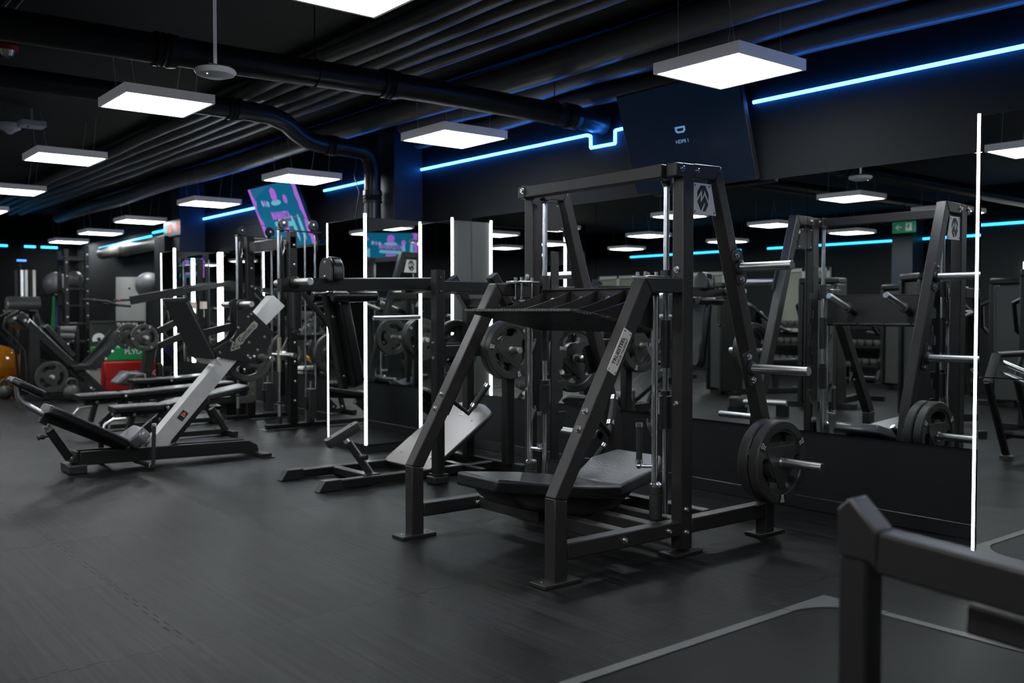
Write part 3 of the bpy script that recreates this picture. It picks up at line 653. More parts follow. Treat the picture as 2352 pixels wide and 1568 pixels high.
def horn(name, p0, p1, parent, r=.0245, m='darksteel', flange=True):
    p0, p1 = Vector(p0), Vector(p1); d = (p1-p0).normalized(); mb = MB()
    mb.lathe(p0, d, [(0, r), ((p1-p0).length-.003, r), ((p1-p0).length, r-.003)], 28); o = obj(name, mb, m, parent)
    if flange:
        mb = MB(); mb.lathe(p0, d, [(0, r+.016), (.012, r+.016), (.016, r+.010), (.02, r+.004)], 24); obj('collar', mb, 'frame', o)
    return o
def grip(name, p0, p1, parent, r=.017, ends=True):
    p0, p1 = Vector(p0), Vector(p1); d = (p1-p0); n = d.normalized(); mb = MB(); mb.cyl(p0+n*.02, p1-n*.02, r); o = obj(name, mb, 'grip', parent)
    if ends:
        for a, b in ((p0, p0+n*.022), (p1-n*.022, p1)):
            mb = MB(); mb.cyl(a, b, r+.0025); obj('grip_ring', mb, 'chrome', o)
    return o
def pad(name, poly, thick, parent, m='vinyl', bev=.02):   # cushion: polygon in space extruded along thick
    mb = MB(); mb.prism(poly, thick); return obj(name, mb, m, parent, bevel=bev, segs=4, sharp=60)
def foot(p, sx, sy, parent, m='frame', h=.016):
    mb = MB(); mb.box((p[0], p[1], h/2), (sx, sy, h)); return obj('foot_plate', mb, m, parent, bevel=.003)

# ------------------------------------------------------------------ 1. vertical leg press (centre)
LP = thing('leg_press_machine', 'tall black steel vertical leg press with chrome guide rods in the centre', 'leg press', (-3.83, 3.6, 0))
BD = .075
def side_frame(xo, sgn):                                  # xo: X of the outer face nearest +X; frame thickness BD towards -X
    xc = xo-BD/2
    th = (BD, 0, 0)
    def pr(nm, pts): mb = MB(); mb.prism(yz(xc, pts), th); return obj(nm, mb, 'frame', LP, bevel=.006)
    pr('front_post', [(2.834, .012), (2.911, .012), (2.911, .385), (2.834, .400)])
    pr('slanted_arm', [(2.834, .401), (2.911, .386), (3.473, 1.347), (3.423, 1.421)])
    pr('arm_beam', [(3.4235, 1.421), (3.4735, 1.347), (3.70, 1.349), (3.70, 1.424)])
    pr('upright', [(3.701, .03), (3.782, .03), (3.782, 1.935), (3.785, 2.01), (3.701, 2.008)])
    pr('top_beam', [(3.648, 1.938), (3.701, 1.938), (3.701, 2.008), (3.648, 2.006)])
    pr('top_beam', [(3.785, 1.94), (3.955, 1.942), (4.0, 2.018), (3.785, 2.012)])
    pr('rear_arm', [(3.956, 1.942), (4.001, 2.017), (4.455, .62), (4.49, .42), (4.49, .20), (4.413, .20), (4.413, .42), (4.375, .62)])
    pr('rear_post', [(4.413, .012), (4.49, .012), (4.49, .20), (4.413, .20)])
    pr('floor_rail', [(2.912, .110), (3.70, .106), (3.70, .180), (2.912, .186)])
    pr('floor_rail', [(3.783, .108), (4.412, .104), (4.412, .184), (3.783, .184)])
    for y, L in ((2.872, .16), (3.735, .17), (4.452, .16)):
        mb = MB(); mb.box((xc, y, .009), (BD+.035, .225, .018)); f = obj('foot_plate', mb, 'frame', LP, bevel=.003)
        for s in (-1, 1): bolt((xc, y+s*.085, .017), (0, 0, 1), LP, .006)
    return xc
XR, XL = -3.20, -4.39
xr = side_frame(XR, 1); xl = side_frame(XL, -1)
XI, XJ = xr-BD/2, xl+BD/2                                 # inner faces
# cross members
def xb(nm, y, z, wy, hz, x0=XJ, x1=XI, m='frame'): mb = MB(); mb.lo_hi((x0, y-wy/2, z-hz/2), (x1, y+wy/2, z+hz/2)); return obj(nm, mb, m, LP, bevel=.005)
mb = MB(); mb.lo_hi((XL+.001, 3.617, 1.935), (XI-.001, 3.690, 2.003)); obj('top_crossbar', mb, 'frame', LP, bevel=.005)
mb = MB(); mb.lo_hi((XL+.001, 3.612, 1.93), (XL+.03, 3.70, 2.01)); obj('bracket', mb, 'frame', LP, bevel=.004)
xb('floor_crossbar', 3.56, .145, .07, .07); xb('floor_crossbar', 3.33, .145, .07, .07); xb('floor_crossbar', 3.74, .145, .07, .07)
xb('floor_crossbar', 3.99, .145, .07, .09, XJ, XI)
# bolts
for x, s in ((XR, 1), (XL, 1)):
    for y, z in ((3.690, 1.978), (3.805, 1.976), (3.735, .236), (3.738, .118), (3.285, .145), (3.605, .142)): bolt((x, y, z), (1, 0, 0), LP)
for x in (xr, xl):
    for y, z in ((3.700, .78), (3.700, 1.47)): bolt((x-.005, y, z), (0, -1, 0), LP)
    for y, z in ((2.985, .705), (3.03, .785)): 
        n = Vector((0, -.862, .507)); k = Vector((x, 2.834+(z-.4)*.577, z)); bolt(k, n, LP)
bolt((XL+.015, 3.612, 1.975), (0, -1, 0), LP)
# rear weight storage horns with their brackets
for x, sgn in ((XR, 1), (XL-BD, -1)):
    for y, z, L in ((4.137, 1.492, .335), (4.245, .945, .365), (4.345, .437, .385)):
        d = Vector((0, .309, -.951)) if z > .6 else Vector((0, .2, -.98))
        mb = MB(); c = Vector((x+sgn*.004, y+.01, z)); s = Vector((0, d.z, -d.y))
        pts = [c-d*.095-s*.028, c-d*.08-s*.045, c+d*.08-s*.045, c+d*.095-s*.028, c+d*.095+s*.028, c+d*.08+s*.045, c-d*.08+s*.045, c-d*.095+s*.028]
        if z > .6:
            mb.prism(pts, (.008, 0, 0)); obj('horn_bracket', mb, 'frame', LP, bevel=.002)
            bolt(c-d*.068+Vector((sgn*.004, 0, 0)), (sgn, 0, 0), LP); bolt(c+d*.068+Vector((sgn*.004, 0, 0)), (sgn, 0, 0), LP)
        horn('weight_horn', (x+sgn*.006, y+.008, z), (x+sgn*(.006+L), y+.008, z), LP)
# guide rods, bumpers and the turning chrome safety rods
for s, xg, xs, hd in ((1, -3.352, -3.338, -1), (-1, -4.322, -4.345, 1)):
    mb = MB(); mb.cyl((xg, 3.742, .19), (xg, 3.742, 1.94), .0155, seg=24); obj('guide_rod', mb, 'chrome', LP)
    mb = MB(); mb.lathe((xg, 3.742, 1.935), (0, 0, -1), [(0, .03), (.012, .03), (.014, .022), (.03, .022)], 20); obj('rod_socket', mb, 'plastic', LP)
    mb = MB(); mb.cyl((xs, 3.645, .36), (xs, 3.645, 1.44), .0165, seg=24); obj('safety_rod', mb, 'chrome', LP)
    mb = MB(); mb.lathe((xs, 3.655, .18), (0, 0, 1), [(0, .034), (.12, .034), (.122, .031), (.128, .031), (.13, .034), (.165, .034), (.17, .03)], 24); obj('bumper', mb, 'grip', LP)
    mb = MB(); mb.lathe((xs, 3.655, .346), (0, 0, 1), [(0, .034), (.012, .034), (.022, .022), (.022, 0.016)], 24); obj('bumper_cap', mb, 'chrome', LP)
    # handle on the rod
    gx = xs+hd*.062 if s > 0 else xs+.075
    gy = 3.595 if s > 0 else 3.66
    z0 = .452 if s > 0 else .435
    mb = MB(); mb.tube([(xs, 3.645, z0), (gx, gy, z0)], .011); obj('handle_arm', mb, 'chrome', LP)
    mb = MB(); mb.sphere((gx, gy, z0), .017); obj('handle_joint', mb, 'chrome', LP)
    grip('hand_grip', (gx, gy, z0+.012), (gx, gy, z0+.225), LP, .0165)
    # bolted top plate
    mb = MB(); mb.box((xs+.012*s, 3.60, 1.43), (.115, .17, .012)); tp = obj('rod_plate', mb, 'bolt', LP, bevel=.003)
    for a in (-.035, .02):
        for b in (3.55, 3.63):
            mb = MB(); mb.lathe((xs+a*s, b, 1.325), (0, 0, 1), [(0, .006), (.004, .010), (.018, .010), (.018, .006), (.111, .006), (.111, .010), (.133, .010)], 14); obj('plate_bolt', mb, 'bolt', LP)
    mb = MB(); mb.prism([(xs-.05*s, 3.60, 1.30), (xs-.05*s, 3.60, 1.24), (xs-.075*s, 3.60, 1.20)], (0, .01, 0)) if False else mb.box((xs, 3.60, 1.375), (.06, .09, .08)); obj('rod_block', mb, 'frame', LP, bevel=.004)
    # stepped catch plate behind the upright and hooks on the rod
    X = xg
    steps = [(3.80, .35), (3.80, 1.62), (3.86, 1.62), (3.86, 1.40)]
    z = 1.40
    for k in range(5):
        steps += [(3.925, z), (3.925, z-.05), (3.895, z-.05), (3.895, z-.10), (3.86, z-.13), (3.86, z-.19)]; z -= .19
    steps += [(3.86, .35)]
    mb = MB(); mb.prism(yz(xg+.012*s if s > 0 else xg-.01, steps), (.01, 0, 0)); obj('catch_plate', mb, 'frame_edge', LP, bevel=.001)
    for zz in (1.02, .62):
        mb = MB(); mb.prism([(xs-s*.012, 3.645, zz+.15), (xs-s*.012, 3.645, zz-.03), (xs-s*.055, 3.645, zz+.045), (xs-s*.055, 3.645, zz+.075), (xs-s*.045, 3.645, zz+.075), (xs-s*.045, 3.645, zz+.055), (xs-s*.025, 3.645, zz+.055), (xs-s*.025, 3.645, zz+.15)], (0, .008, 0)); obj('safety_hook', mb, 'bolt', LP)
    for zz in (1.44, .95):
        pass
    mb = MB(); mb.lathe((xg, 3.742, 1.36), (0, 0, 1), [(0, .030), (.11, .030), (.11, .018)], 22); obj('slide_bearing', mb, 'plastic', LP)
    mb = MB(); mb.cyl((xg, 3.742, .96), (xg, 3.742, 1.21), .026, seg=22); obj('slide_bearing', mb, 'plastic', LP)
    mb = MB(); mb.lathe((xg, 3.742, .64), (0, 0, 1), [(0, .024), (0, .032), (.17, .032), (.175, .026), (.20, .026), (.20, .022)], 22); obj('lock_collar', mb, 'plastic', LP)
# carriage
mb = MB(); mb.lo_hi((-4.30, 3.705, 1.17), (-3.375, 3.718, 1.385)); CA = obj('carriage_plate', mb, 'frame', LP, bevel=.002)
mb = MB(); mb.lo_hi((-4.30, 3.69, 1.378), (-3.375, 3.72, 1.388)); obj('carriage_lip', mb, 'frame', LP, bevel=.002)
fp0, fp1 = (3.13, 1.262), (3.70, 1.150)
mb = MB(); mb.prism([(-4.31, fp0[0], fp0[1]), (-3.43, fp0[0], fp0[1]), (-3.37, fp0[0]+.09, fp0[1]-.018), (-3.37, fp1[0], fp1[1]), (-4.31, fp1[0], fp1[1])], Vector((0, .112, .57)).normalized()*.016); obj('foot_platform', mb, 'tread', LP, bevel=.002)
gz = [(3.703, 1.375), (3.703, 1.165)]
arc = [(3.70-.43*math.sin(a), 1.375-.135*(1-math.cos(a))) for a in []]
for x in (-4.27, -4.05, -3.83, -3.61, -3.40):
    pts = [(3.703, 1.372), (3.703, 1.160), (3.25, 1.250)]
    for k in range(1, 10):
        a = k/10*PI/2; pts.append((3.25+.44*(1-math.cos(a)), 1.250+.118*(1-math.sqrt(max(0, 1-(k/10)**2))) if False else 1.250+.118*(k/10)**2.2))
    mb = MB(); mb.prism(yz(x, pts), (.008, 0, 0)); obj('gusset', mb, 'frame', LP)
for x, z in ((-4.21, 1.325), (-4.13, 1.225), (-3.96, 1.325), (-3.96, 1.225), (-3.74, 1.325), (-3.70, 1.225)): bolt((x, 3.704, z), (0, -1, 0), LP)
for x in (-4.06, -3.60):
    mb = MB(); mb.lathe((x, 3.72, 1.25), (0, .94, .34), [(0, .03), (.10, .03), (.10, .04), (.115, .04), (.115, .03)], 22); obj('horn_sleeve', mb, 'frame', LP)
    horn('weight_horn', (x, 3.828, 1.289), (x, 4.07, 1.376), LP, m='steel', flange=False)
# seat
def seatp(ys, zs): return ys, zs
def zs(y): return .42-(y-2.875)*.145
sp = [(-4.01, 2.86), (-3.67, 2.86), (-3.55, 3.34), (-3.62, 3.70), (-4.06, 3.70), (-4.13, 3.34)]
nrm = Vector((0, .145, 1)).normalized()
SEAT = pad('seat_pad', [(x, y, zs(y)-.035) for x, y in sp], nrm*.072, LP, bev=.016)
zb = .298
bpd = [(-4.03, 3.715, zb), (-3.65, 3.715, zb), (-3.57, 3.93, zb+.085), (-3.66, 4.06, zb+.135), (-4.0, 4.06, zb+.135), (-4.10, 3.93, zb+.085)]
pad('back_pad', [(x, y, z-.03) for x, y, z in bpd], Vector((0, -.37, .93))*.07, LP, m='vinyl_grey', bev=.015)
mb = MB(); mb.prism(yz(-3.84, [(2.95, .375), (2.97, .31), (3.05, .245), (3.45, .155), (3.68, .155), (3.80, .22), (4.0, .33), (3.72, .25), (3.2, .335)]), (.34, 0, 0)); obj('seat_base', mb, 'frame', LP, bevel=.03, segs=4)
mb = MB(); mb.beam((-3.84, 3.25, .17), (-3.84, 3.95, .145), .07, .07); obj('seat_rail', mb, 'frame', LP)
for sg in (1, -1):
    mb = MB(); mb.tube([(-3.84+sg*.40, 3.99, .185), (-3.84+sg*.40, 3.965, .225), (-3.84+sg*.385, 3.975, .262)], .014); obj('handle_stem', mb, 'frame', LP)
    grip('hand_grip', (-3.84+sg*.387, 3.972, .255), (-3.84+sg*.32, 4.10, .44), LP, .0175)
# handles on the slanted arms
for x, s in ((xl, 1), (xr, -1)):
    mb = MB(); c = Vector((x, 3.128, .745)); d = Vector((0, .504, .864)); n = Vector((0, .864, -.504))
    mb.beam(c-d*.09+n*.0, c+d*.09, .06, .01, up=n); obj('handle_plate', mb, 'frame', LP)
    for k in (-.075, .075): bolt(c+d*k+n*.005, n, LP, .009)
    a = c+n*.01; b = c+n*.12+Vector((.02*s, 0, -.02)); e = b+Vector((.06*s, .10, .17))
    mb = MB(); mb.tube([a, b, b+(e-b)*.25], .0135); obj('handle_stem', mb, 'frame', LP)
    grip('hand_grip', b+(e-b)*.22, e, LP, .0175)
# name plate on the right slanted arm
d = Vector((0, .5033, .8641)); o = Vector((XR+.0015, 3.244, 1.063))
T = frameM(o, d, (0, -.8641, .5033)); np_ = flat('name_plate', [rrect(.232, .062, .008, 4)], T, 'plate_metal', LP, .0012)
for a in (-1, 1):
    for b in (-1, 1): bolt(T @ Vector((a*.103, b*.021, .0012)), (1, 0, 0), LP, .0042)
text('plate_lettering', 'TRUESTEEL', .029, T @ Matrix.Translation((0, .0085, .0016)), 'ink_maroon', np_, bold=.0007, sx=1.02)
text('plate_lettering', 'FORGE YOURSELF', .0165, T @ Matrix.Translation((.004, -.0165, .0016)), 'ink_maroon', np_, bold=.0003, sx=1.03, space=1.05)
# logo plates in the top corners
def logo(T, s, parent):
    # two interlocking shapes inside an octagon
    def sc(p): return [(x*s, y*s) for x, y in p]
    m1 = [(-.50, .17), (-.50, .50), (-.20, .86), (.20, .86), (.50, .42), (.50, .08), (.12, .62), (.10, .40), (-.07, .18), (-.09, .64), (-.34, .34)]
    m1 = [(-.50, .12), (-.50, .46), (-.20, .86), (.20, .86), (.50, .40), (.50, -.03), (.13, .60), (.09, .36), (-.08, .14), (-.08, .62)]
    s1 = [(-.50, -.10), (-.20, .30), (-.20, -.12), (-.14, -.12), (.16, .30), (.50, -.24), (.22, -.66), (-.02, -.66), (.20, -.24), (.16, -.14), (-.16, -.62), (-.20, -.62)]
    flat('logo_mark', [sc(m1)], T, 'ink_black', parent, .0005); flat('logo_mark', [sc(s1)], T, 'ink_black', parent, .0005)
for x, nx in ((XR, 1), (XL, 1)):
    pts = [(3.7845, 1.918), (3.927, 1.918), (3.970, 1.757), (3.7845, 1.757)]
    mb = MB(); mb.prism(yz(x-.012, pts), (.004, 0, 0)); lp = obj('logo_plate', mb, 'plate_metal' if x == XR else 'frame', LP)
    for y, z in ((3.797, 1.905), (3.913, 1.905), (3.797, 1.770), (3.952, 1.770)): bolt((x-.010, y, z), (1, 0, 0), LP, .0042)
    if x == XR:
        logo(frameM((x-.0095, 3.862, 1.832), (0, 1, 0), (0, 0, 1)), .088, lp)
        logo(frameM((x-.0145, 3.862, 1.832), (0, -1, 0), (0, 0, 1)), .088, lp)
xx = XL-BD
mb = MB(); mb.prism(yz(xx+.012, [(3.7845, 1.918), (3.927, 1.918), (3.970, 1.757), (3.7845, 1.757)]), (.004, 0, 0)); lp = obj('logo_plate', mb, 'plate_metal', LP)
logo(frameM((xx+.0095, 3.862, 1.832), (0, -1, 0), (0, 0, 1)), .088, lp)

place(PL25, (-3.155, 4.353, .437), '25 kilo black rubber plate, inner of the pair beside the tall press frame', 'plates on the lower right horn', rx=.2)
place(PL25, (-3.085, 4.353, .437), '25 kilo black rubber plate, outer of the pair with white 25 KG marks', 'plates on the lower right horn', rx=0.0)
place(PLS, (-4.62, 4.253, .945), 'black plate on the left rear horn behind the vertical press frame', rx=.4)

# ------------------------------------------------------------------ 2. lever squat machine
LS = thing('lever_squat_machine', 'black lever squat machine with carbon look foot board and overhead arm', 'squat machine', (-6.1, 3.9, 0))
def b2(nm, p0, p1, w=.07, h=.07, m='frame2', up=None, par=None): mb = MB(); mb.beam(p0, p1, w, h, up); return obj(nm, mb, m, par or LS)
for x0 in (-6.52, -5.93):
    b2('base_rail', (x0, 3.14, .04), (x0, 4.66, .04), .065, .065)
    mb = MB(); mb.prism([(x0, 3.04, .003), (x0, 3.22, .003), (x0, 3.22, .078), (x0, 3.09, .078)], (.074, 0, 0)); e = obj('end_cap', mb, 'plastic', LS, bevel=.003)
    mb = MB(); mb.prism([(x0, 3.062, .025), (x0, 3.069, .025), (x0, 3.083, .058), (x0, 3.076, .058)], (.03, 0, 0)); obj('cap_recess', mb, 'ink_black', e)
b2('base_crossbar', (-6.50, 3.50, .04), (-5.95, 3.50, .04), .065, .06); b2('base_crossbar', (-6.55, 4.30, .04), (-5.67, 4.30, .04), .06, .06)
b2('base_crossbar', (-6.60, 4.60, .045), (-5.60, 4.60, .045), .07, .07)
mb = MB(); mb.prism([(-5.60, 4.56, .005), (-5.60, 4.64, .005), (-5.60, 4.64, .085), (-5.60, 4.56, .085)], (.10, 0, 0)); obj('end_cap', mb, 'plastic', LS, bevel=.004)
for s, x in ((1, -5.70), (-1, -6.22)):
    if s > 0:
        b2('upright', (x, 3.905, .07), (x, 3.905, 1.56), .075, .075, up=(0, 1, 0))
        mb = MB(); mb.box((x, 3.90, .03), (.11, .13, .055)); obj('rubber_foot', mb, 'plastic', LS, bevel=.008)
        mb = MB(); mb.box((x, 3.91, .066), (.12, .10, .01)); obj('foot_plate', mb, 'frame2', LS)
        bolt((x+.045, 3.93, .07), (0, 0, 1), LS, .008)
        for z in (1.50, 1.40):
            mb = MB(); mb.lathe((x+s*.037, 3.905, z), (s, 0, 0), [(0, .014), (.008, .013), (.011, .005), (.011, 0)], 14); obj('bolt_cap', mb, 'plastic', LS)
        for z in (1.03, .92): bolt((x, 3.866, z), (0, -1, 0), LS, .009)
        mb = MB(); mb.box((x, 3.947, .965), (.07, .01, .19)); obj('beam_flange', mb, 'frame2', LS)
    b2('top_beam', (x, 3.94, 1.44), (x, 4.92, 1.435), .06, .082)
    b2('rear_post', (x, 4.56, .08), (x, 4.56, 1.32), .075, .075, up=(0, 1, 0))
    b2('angled_brace', (x, 4.57, 1.29), (x, 4.40, 1.53), .075, .075, up=(0, 1, 0))
    b2('side_beam', (x, 3.94 if s > 0 else 4.2, .965), (x, 4.53, .965), .05, .085)
    horn('weight_horn', (x+s*.03, 4.50, .965), (x+s*.22, 4.50, .965), LS, m='steel')
mb = MB(); mb.beam((-6.18, 4.56, 1.325), (-5.74, 4.56, 1.325), .06, .075); obj('rear_crossbar', mb, 'frame2', LS)
# lever arm
xa = -5.98
b2('lever_arm', (xa, 2.80, 1.435), (xa, 4.05, 1.468), .06, .092)
b2('pivot_crossbar', (-6.20, 4.02, 1.43), (-5.74, 4.02, 1.43), .05, .05)
for s in (1, -1): horn('weight_horn', (xa+s*.03, 2.90, 1.455), (xa+s*.26, 2.90, 1.455), LS, m='steel')
b2('stop_post', (xa-.01, 2.93, 1.39), (xa-.01, 2.93, 1.14), .055, .055)
mb = MB(); mb.lathe((xa-.01, 2.93, 1.14), (0, 0, -1), [(0, .018), (.012, .018), (.014, .03), (.03, .03), (.034, .02)], 18); obj('rubber_stop', mb, 'plastic', LS)
hp = [(-.155, 0), (-.155, .10), (-.13, .15), (-.075, .185), (0, .195), (.075, .185), (.13, .15), (.155, .10), (.155, 0)]
# head rest: arched pad above the arm
pad('head_pad', [(xa+p[0]*.62, 3.205, 1.47+p[1]*.88) for p in hp], (0, .085, 0), LS, bev=.018)
mb = MB(); mb.prism([(xa+p[0]*.58, 3.15, 1.47+p[1]*.84) for p in hp], (0, .012, 0)); hb = obj('pad_backing', mb, 'frame2', LS)
for z in (1.60, 1.50): bolt((xa, 3.144, z), (0, -1, 0), LS, .008)
b2('pad_carrier', (xa, 3.15, 1.39), (xa, 3.285, .72), .07, .05, up=(0, 1, 0))
d = Vector((0, .135, -.67)).normalized(); n = Vector((0, .67, .135)).normalized(); c0 = Vector((xa, 3.195, 1.345))
bp_ = [c0+Vector((x, 0, 0))+d*y for x, y in ((-.10, .04), (-.07, 0), (.07, 0), (.10, .04), (.11, .60), (.085, .64), (-.085, .64), (-.11, .60))]
pad('back_pad', [p+n*.05 for p in bp_], n*.075, LS, bev=.018)
mb = MB(); mb.prism([p+n*.004 for p in bp_], n*.014); obj('pad_backing', mb, 'frame2', LS)
for p in ((3.185, 1.22), (3.27, .80)): bolt((xa+.036, p[0], p[1]), (1, 0, 0), LS, .008)
for s in (1, -1):
    mb = MB(); mb.lathe((xa+s*.15, 3.12, 1.36), (0, 1, .01), [(0, .03), (.01, .042), (.10, .042), (.11, .034), (.12, .034), (.13, .040), (.34, .040), (.35, .03)], 22); obj('shoulder_roller', mb, 'vinyl', LS)
    b2('roller_bracket', (xa, 3.16, 1.375), (xa+s*.15, 3.16, 1.37), .04, .03)
mb = MB(); mb.cyl((xa+.05, 3.50, 1.21), (xa+.05, 3.90, 1.215), .016); obj('handle_bar', mb, 'darksteel', LS)
# foot board
T = frameM((-6.21, 4.275, .28), (1, 0, 0), (0, .66, .44))
W, Hh = .66, .78
out = [(W/2-.05, -Hh/2), (W/2-.015, -Hh/2+.012), (W/2, -Hh/2+.05), (W/2, Hh/2-.11), (W/2-.02, Hh/2-.06), (W/2-.08, Hh/2-.03), (.15, Hh/2+.01), (0, Hh/2+.02), (-.15, Hh/2+.01), (-W/2+.08, Hh/2-.03), (-W/2+.02, Hh/2-.06), (-W/2, Hh/2-.11), (-W/2, -Hh/2+.05), (-W/2+.015, -Hh/2+.012), (-W/2+.05, -Hh/2)]
fb = flat('foot_board', [out], T, 'carbon', LS, .004); 
mb = MB(); mb.add_mesh(flat_mesh([out], .012, .003), T @ Matrix.Translation((0, 0, -.018))); obj('board_edge', mb, 'plastic', LS)
for x, y in ((-.22, -.27), (.2, -.27), (.2, .2), (-.22, .2)): bolt(T @ Vector((x, y, .003)), T.to_3x3() @ Vector((0, 0, 1)), LS, .008)
tr = [(-.022, -.018), (.026, -.018), (.004, .05)]
def tri_logo(name, T, s, par, m='nickel'):
    o = [(-.5*s, -.42*s), (.5*s, -.42*s), (.56*s, -.30*s), (.09*s, .62*s), (-.09*s, .62*s), (-.56*s, -.30*s)]
    i = [(-.36*s, -.28*s), (.36*s, -.28*s), (0, .42*s)]
    L = flat(name, [o, i], T, m, par, .0008)
    flat(name, [circ(.2*s, 18, (0, -.05*s)), circ(.10*s, 14, (0, -.05*s))], T, m, par, .0008)
    flat(name, [circ(.04*s, 10, (0, -.05*s))], T, m, par, .0008)
tri_logo('maker_emblem', T @ Matrix.Translation((.02, .30, .006)), .07, LS)
text('maker_lettering', 'Gymleco', .024, T @ Matrix.Translation((.01, .25, .006)), 'nickel', LS, bold=.0015)
mb = MB(); mb.beam((-6.21, 4.10, .05), (-6.21, 4.50, .34), .3, .04); obj('board_support', mb, 'frame2', LS)
# ankle pad stand at the front
b2('stand_foot', (-6.03, 3.50, .074), (-5.94, 3.50, .074), .12, .01)
b2('stand_post', (-6.02, 3.52, .075), (-6.12, 3.40, .30), .05, .05)
b2('stand_slider', (-6.11, 3.41, .27), (-6.145, 3.365, .34), .04, .04, m='darksteel')
mb = MB(); mb.lathe((-6.03, 3.44, .20), (.9, .25, 0), [(0, .010), (.03, .010), (.03, .018), (.05, .018), (.05, .013), (.06, .013), (.06, .02), (.07, .02)], 16); obj('lock_knob', mb, 'plastic', LS)
bk = frameM((-6.15, 3.37, .355), (.12, .80, .42), (-.9, .2, 0))
mb = MB(); mb.add_mesh(flat_mesh([rrect(.27, .085, .02, 4), circ(.014, 14, (-.09, 0)), circ(.014, 14, (.09, 0))], .028, .004), bk); obj('ankle_block', mb, 'rubber', LS)
place(PL20, (-5.60, 4.50, .965), '20 kilo rubber plate on the near side of the lever squat machine', rx=.35)
place(PL20, (-5.66, 4.50, .965), '20 kilo rubber plate sitting directly behind the near one on the lever squat machine', rx=.1)
place(PL20, (-6.31, 4.50, .965), '20 kilo rubber plate on the far side horn of the lever squat machine', rx=.7)
place(PL10, (-6.365, 4.50, .965), 'smaller rubber plate behind the far side plate of the lever squat machine')

# ------------------------------------------------------------------ 3. angled leg press (local frame: x across, y along, z up)
A3 = 0.0
def thing3(name, label, cat): return thing(name, label, cat, (-7.8, 1.9, 0), 0)
LG = thing3('sled_leg_press', 'angled sled leg press with pale grey rail beam and low reclined bench', 'leg press')
TL = Matrix(((1, 0, 0, -7.80), (0, 1.058, 0, 1.96), (0, -.0249, .9935, .008), (0, 0, 0, 1)))
def P3(x, y, z): return TL @ Vector((x, y, z))
def V3(x, y, z): return TL.to_3x3() @ Vector((x, y, z))
def pr3(nm, x, pts, th, m='frame2', bev=.005, par=None):
    mb = MB(); mb.prism([P3(x, a, b) for a, b in pts], V3(th, 0, 0)); return obj(nm, mb, m, par or LG, bevel=bev)
def bm3(nm, p0, p1, w=.06, h=.06, m='frame2', up=(0, 0, 1), par=None):
    mb = MB(); mb.beam(P3(*p0), P3(*p1), w, h, up); return obj(nm, mb, m, par or LG)
for x in (-.03, -.17): pr3('base_rail', x, [(.01, .050), (.03, .158), (1.33, .165), (1.40, .125), (1.42, .05), (1.36, .055)], .03)
pr3('base_end', -.10, [(-.03, .07), (0.0, .16), (.02, .16), (.02, .06)], .15)
mb = MB(); c = Vector((-7.9, 1.96, .034)); mb.box(c, (.28, .13, .066), Matrix.Rotation(-A3, 3, 'Z')); obj('rubber_foot', mb, 'plastic', LG, bevel=.006)
bm3('rear_foot', (-.42, 1.40, .035), (.18, 1.40, .035), .09, .06)
for x in (-.40, .17): mb = MB(); mb.box((-7.8+x, 3.441, .005), (.10, .11, .008), Matrix.Rotation(-A3, 3, 'Z')); obj('foot_plate', mb, 'frame2', LG)
pr3('rail_beam', -.10, [(.48, .07), (.66, .07), (.70, .20), (1.46, 1.135), (1.665, 1.35), (1.565, 1.44), (1.545, 1.435), (.505, .165)], .13, 'beam', .004)
pr3('lower_rail', -.10, [(.66, .13), (.73, .17), (1.02, .52), (.98, .56), (.70, .22)], .10)
bm3('gusset_foot', (-.10, .62, .12), (-.10, .74, .17), .15, .04)
# warning sticker
q = TL @ frameM((-.034, .790, .405), (0, .62, .78), (0, -.78, .62))
st = flat('warning_sticker', [rrect(.085, .055, .003, 2)], q, 'ink_black', LG, .0006)
flat('sticker_mark', [[(.01, -.018), (.01, .018), (.036, 0)]], q @ Matrix.Translation((0, 0, .001)), 'orange', st, .0003)
flat('sticker_mark', [rrect(.004, .036, .001, 1)], q @ Matrix.Translation((0, 0, .001)), 'ink_white', st, .0003)
# carriage side plates
cp = [(1.255, 1.385), (1.275, 1.40), (1.31, 1.40), (1.33, 1.37), (1.36, 1.30), (1.545, 1.124), (1.55, 1.10), (1.46, .85), (1.43, .83), (1.349, .838), (1.03, .905), (1.01, .935), (1.045, .965), (1.20, 1.06), (1.235, 1.12), (1.24, 1.30)]
for k, x in enumerate((-.020, -.180)):
    cc = pr3('carriage_plate', x, cp, .010, 'frame2', .002)
for y, z in ((1.355, 1.27), (1.33, 1.245), (1.245, 1.15), (1.185, 1.03), (1.09, .935), (1.335, 1.02), (1.41, .955), (1.38, .90), (1.345, .885), (1.325, .905), (1.47, 1.07)): bolt(P3(-.014, y, z), V3(1, 0, 0), LG, .009)
q = TL @ frameM((-.0135, 1.30, 1.085), (0, .66, .75), (0, -.75, .66))
nm_ = flat('name_badge', [[(-.10, -.022), (-.07, -.035), (-.03, -.028), (.09, -.028), (.12, -.033), (.15, -.02), (.15, .02), (.12, .026), (.02, .022), (-.02, .035), (-.08, .035), (-.10, .02)]], q, 'nickel', LG, .001)
text('badge_lettering', 'Gymleco', .058, q @ Matrix.Translation((.025, 0, .0015)), 'ink_black', nm_, bold=.0006, sx=.95)
tri_logo('maker_emblem', q @ Matrix.Translation((-.135, 0, .001)) @ Matrix.Rotation(PI/2, 4, 'Z'), .075, LG)
for y, z in ((1.27, 1.352), (1.44, .885)):
    for s in (1, -1):
        a, b = P3(-.02 if s > 0 else -.18, y, z), P3((.21 if s > 0 else -.40), y, z); horn('weight_horn', a, b, LG, m='steel' if z > 1 else 'darksteel')
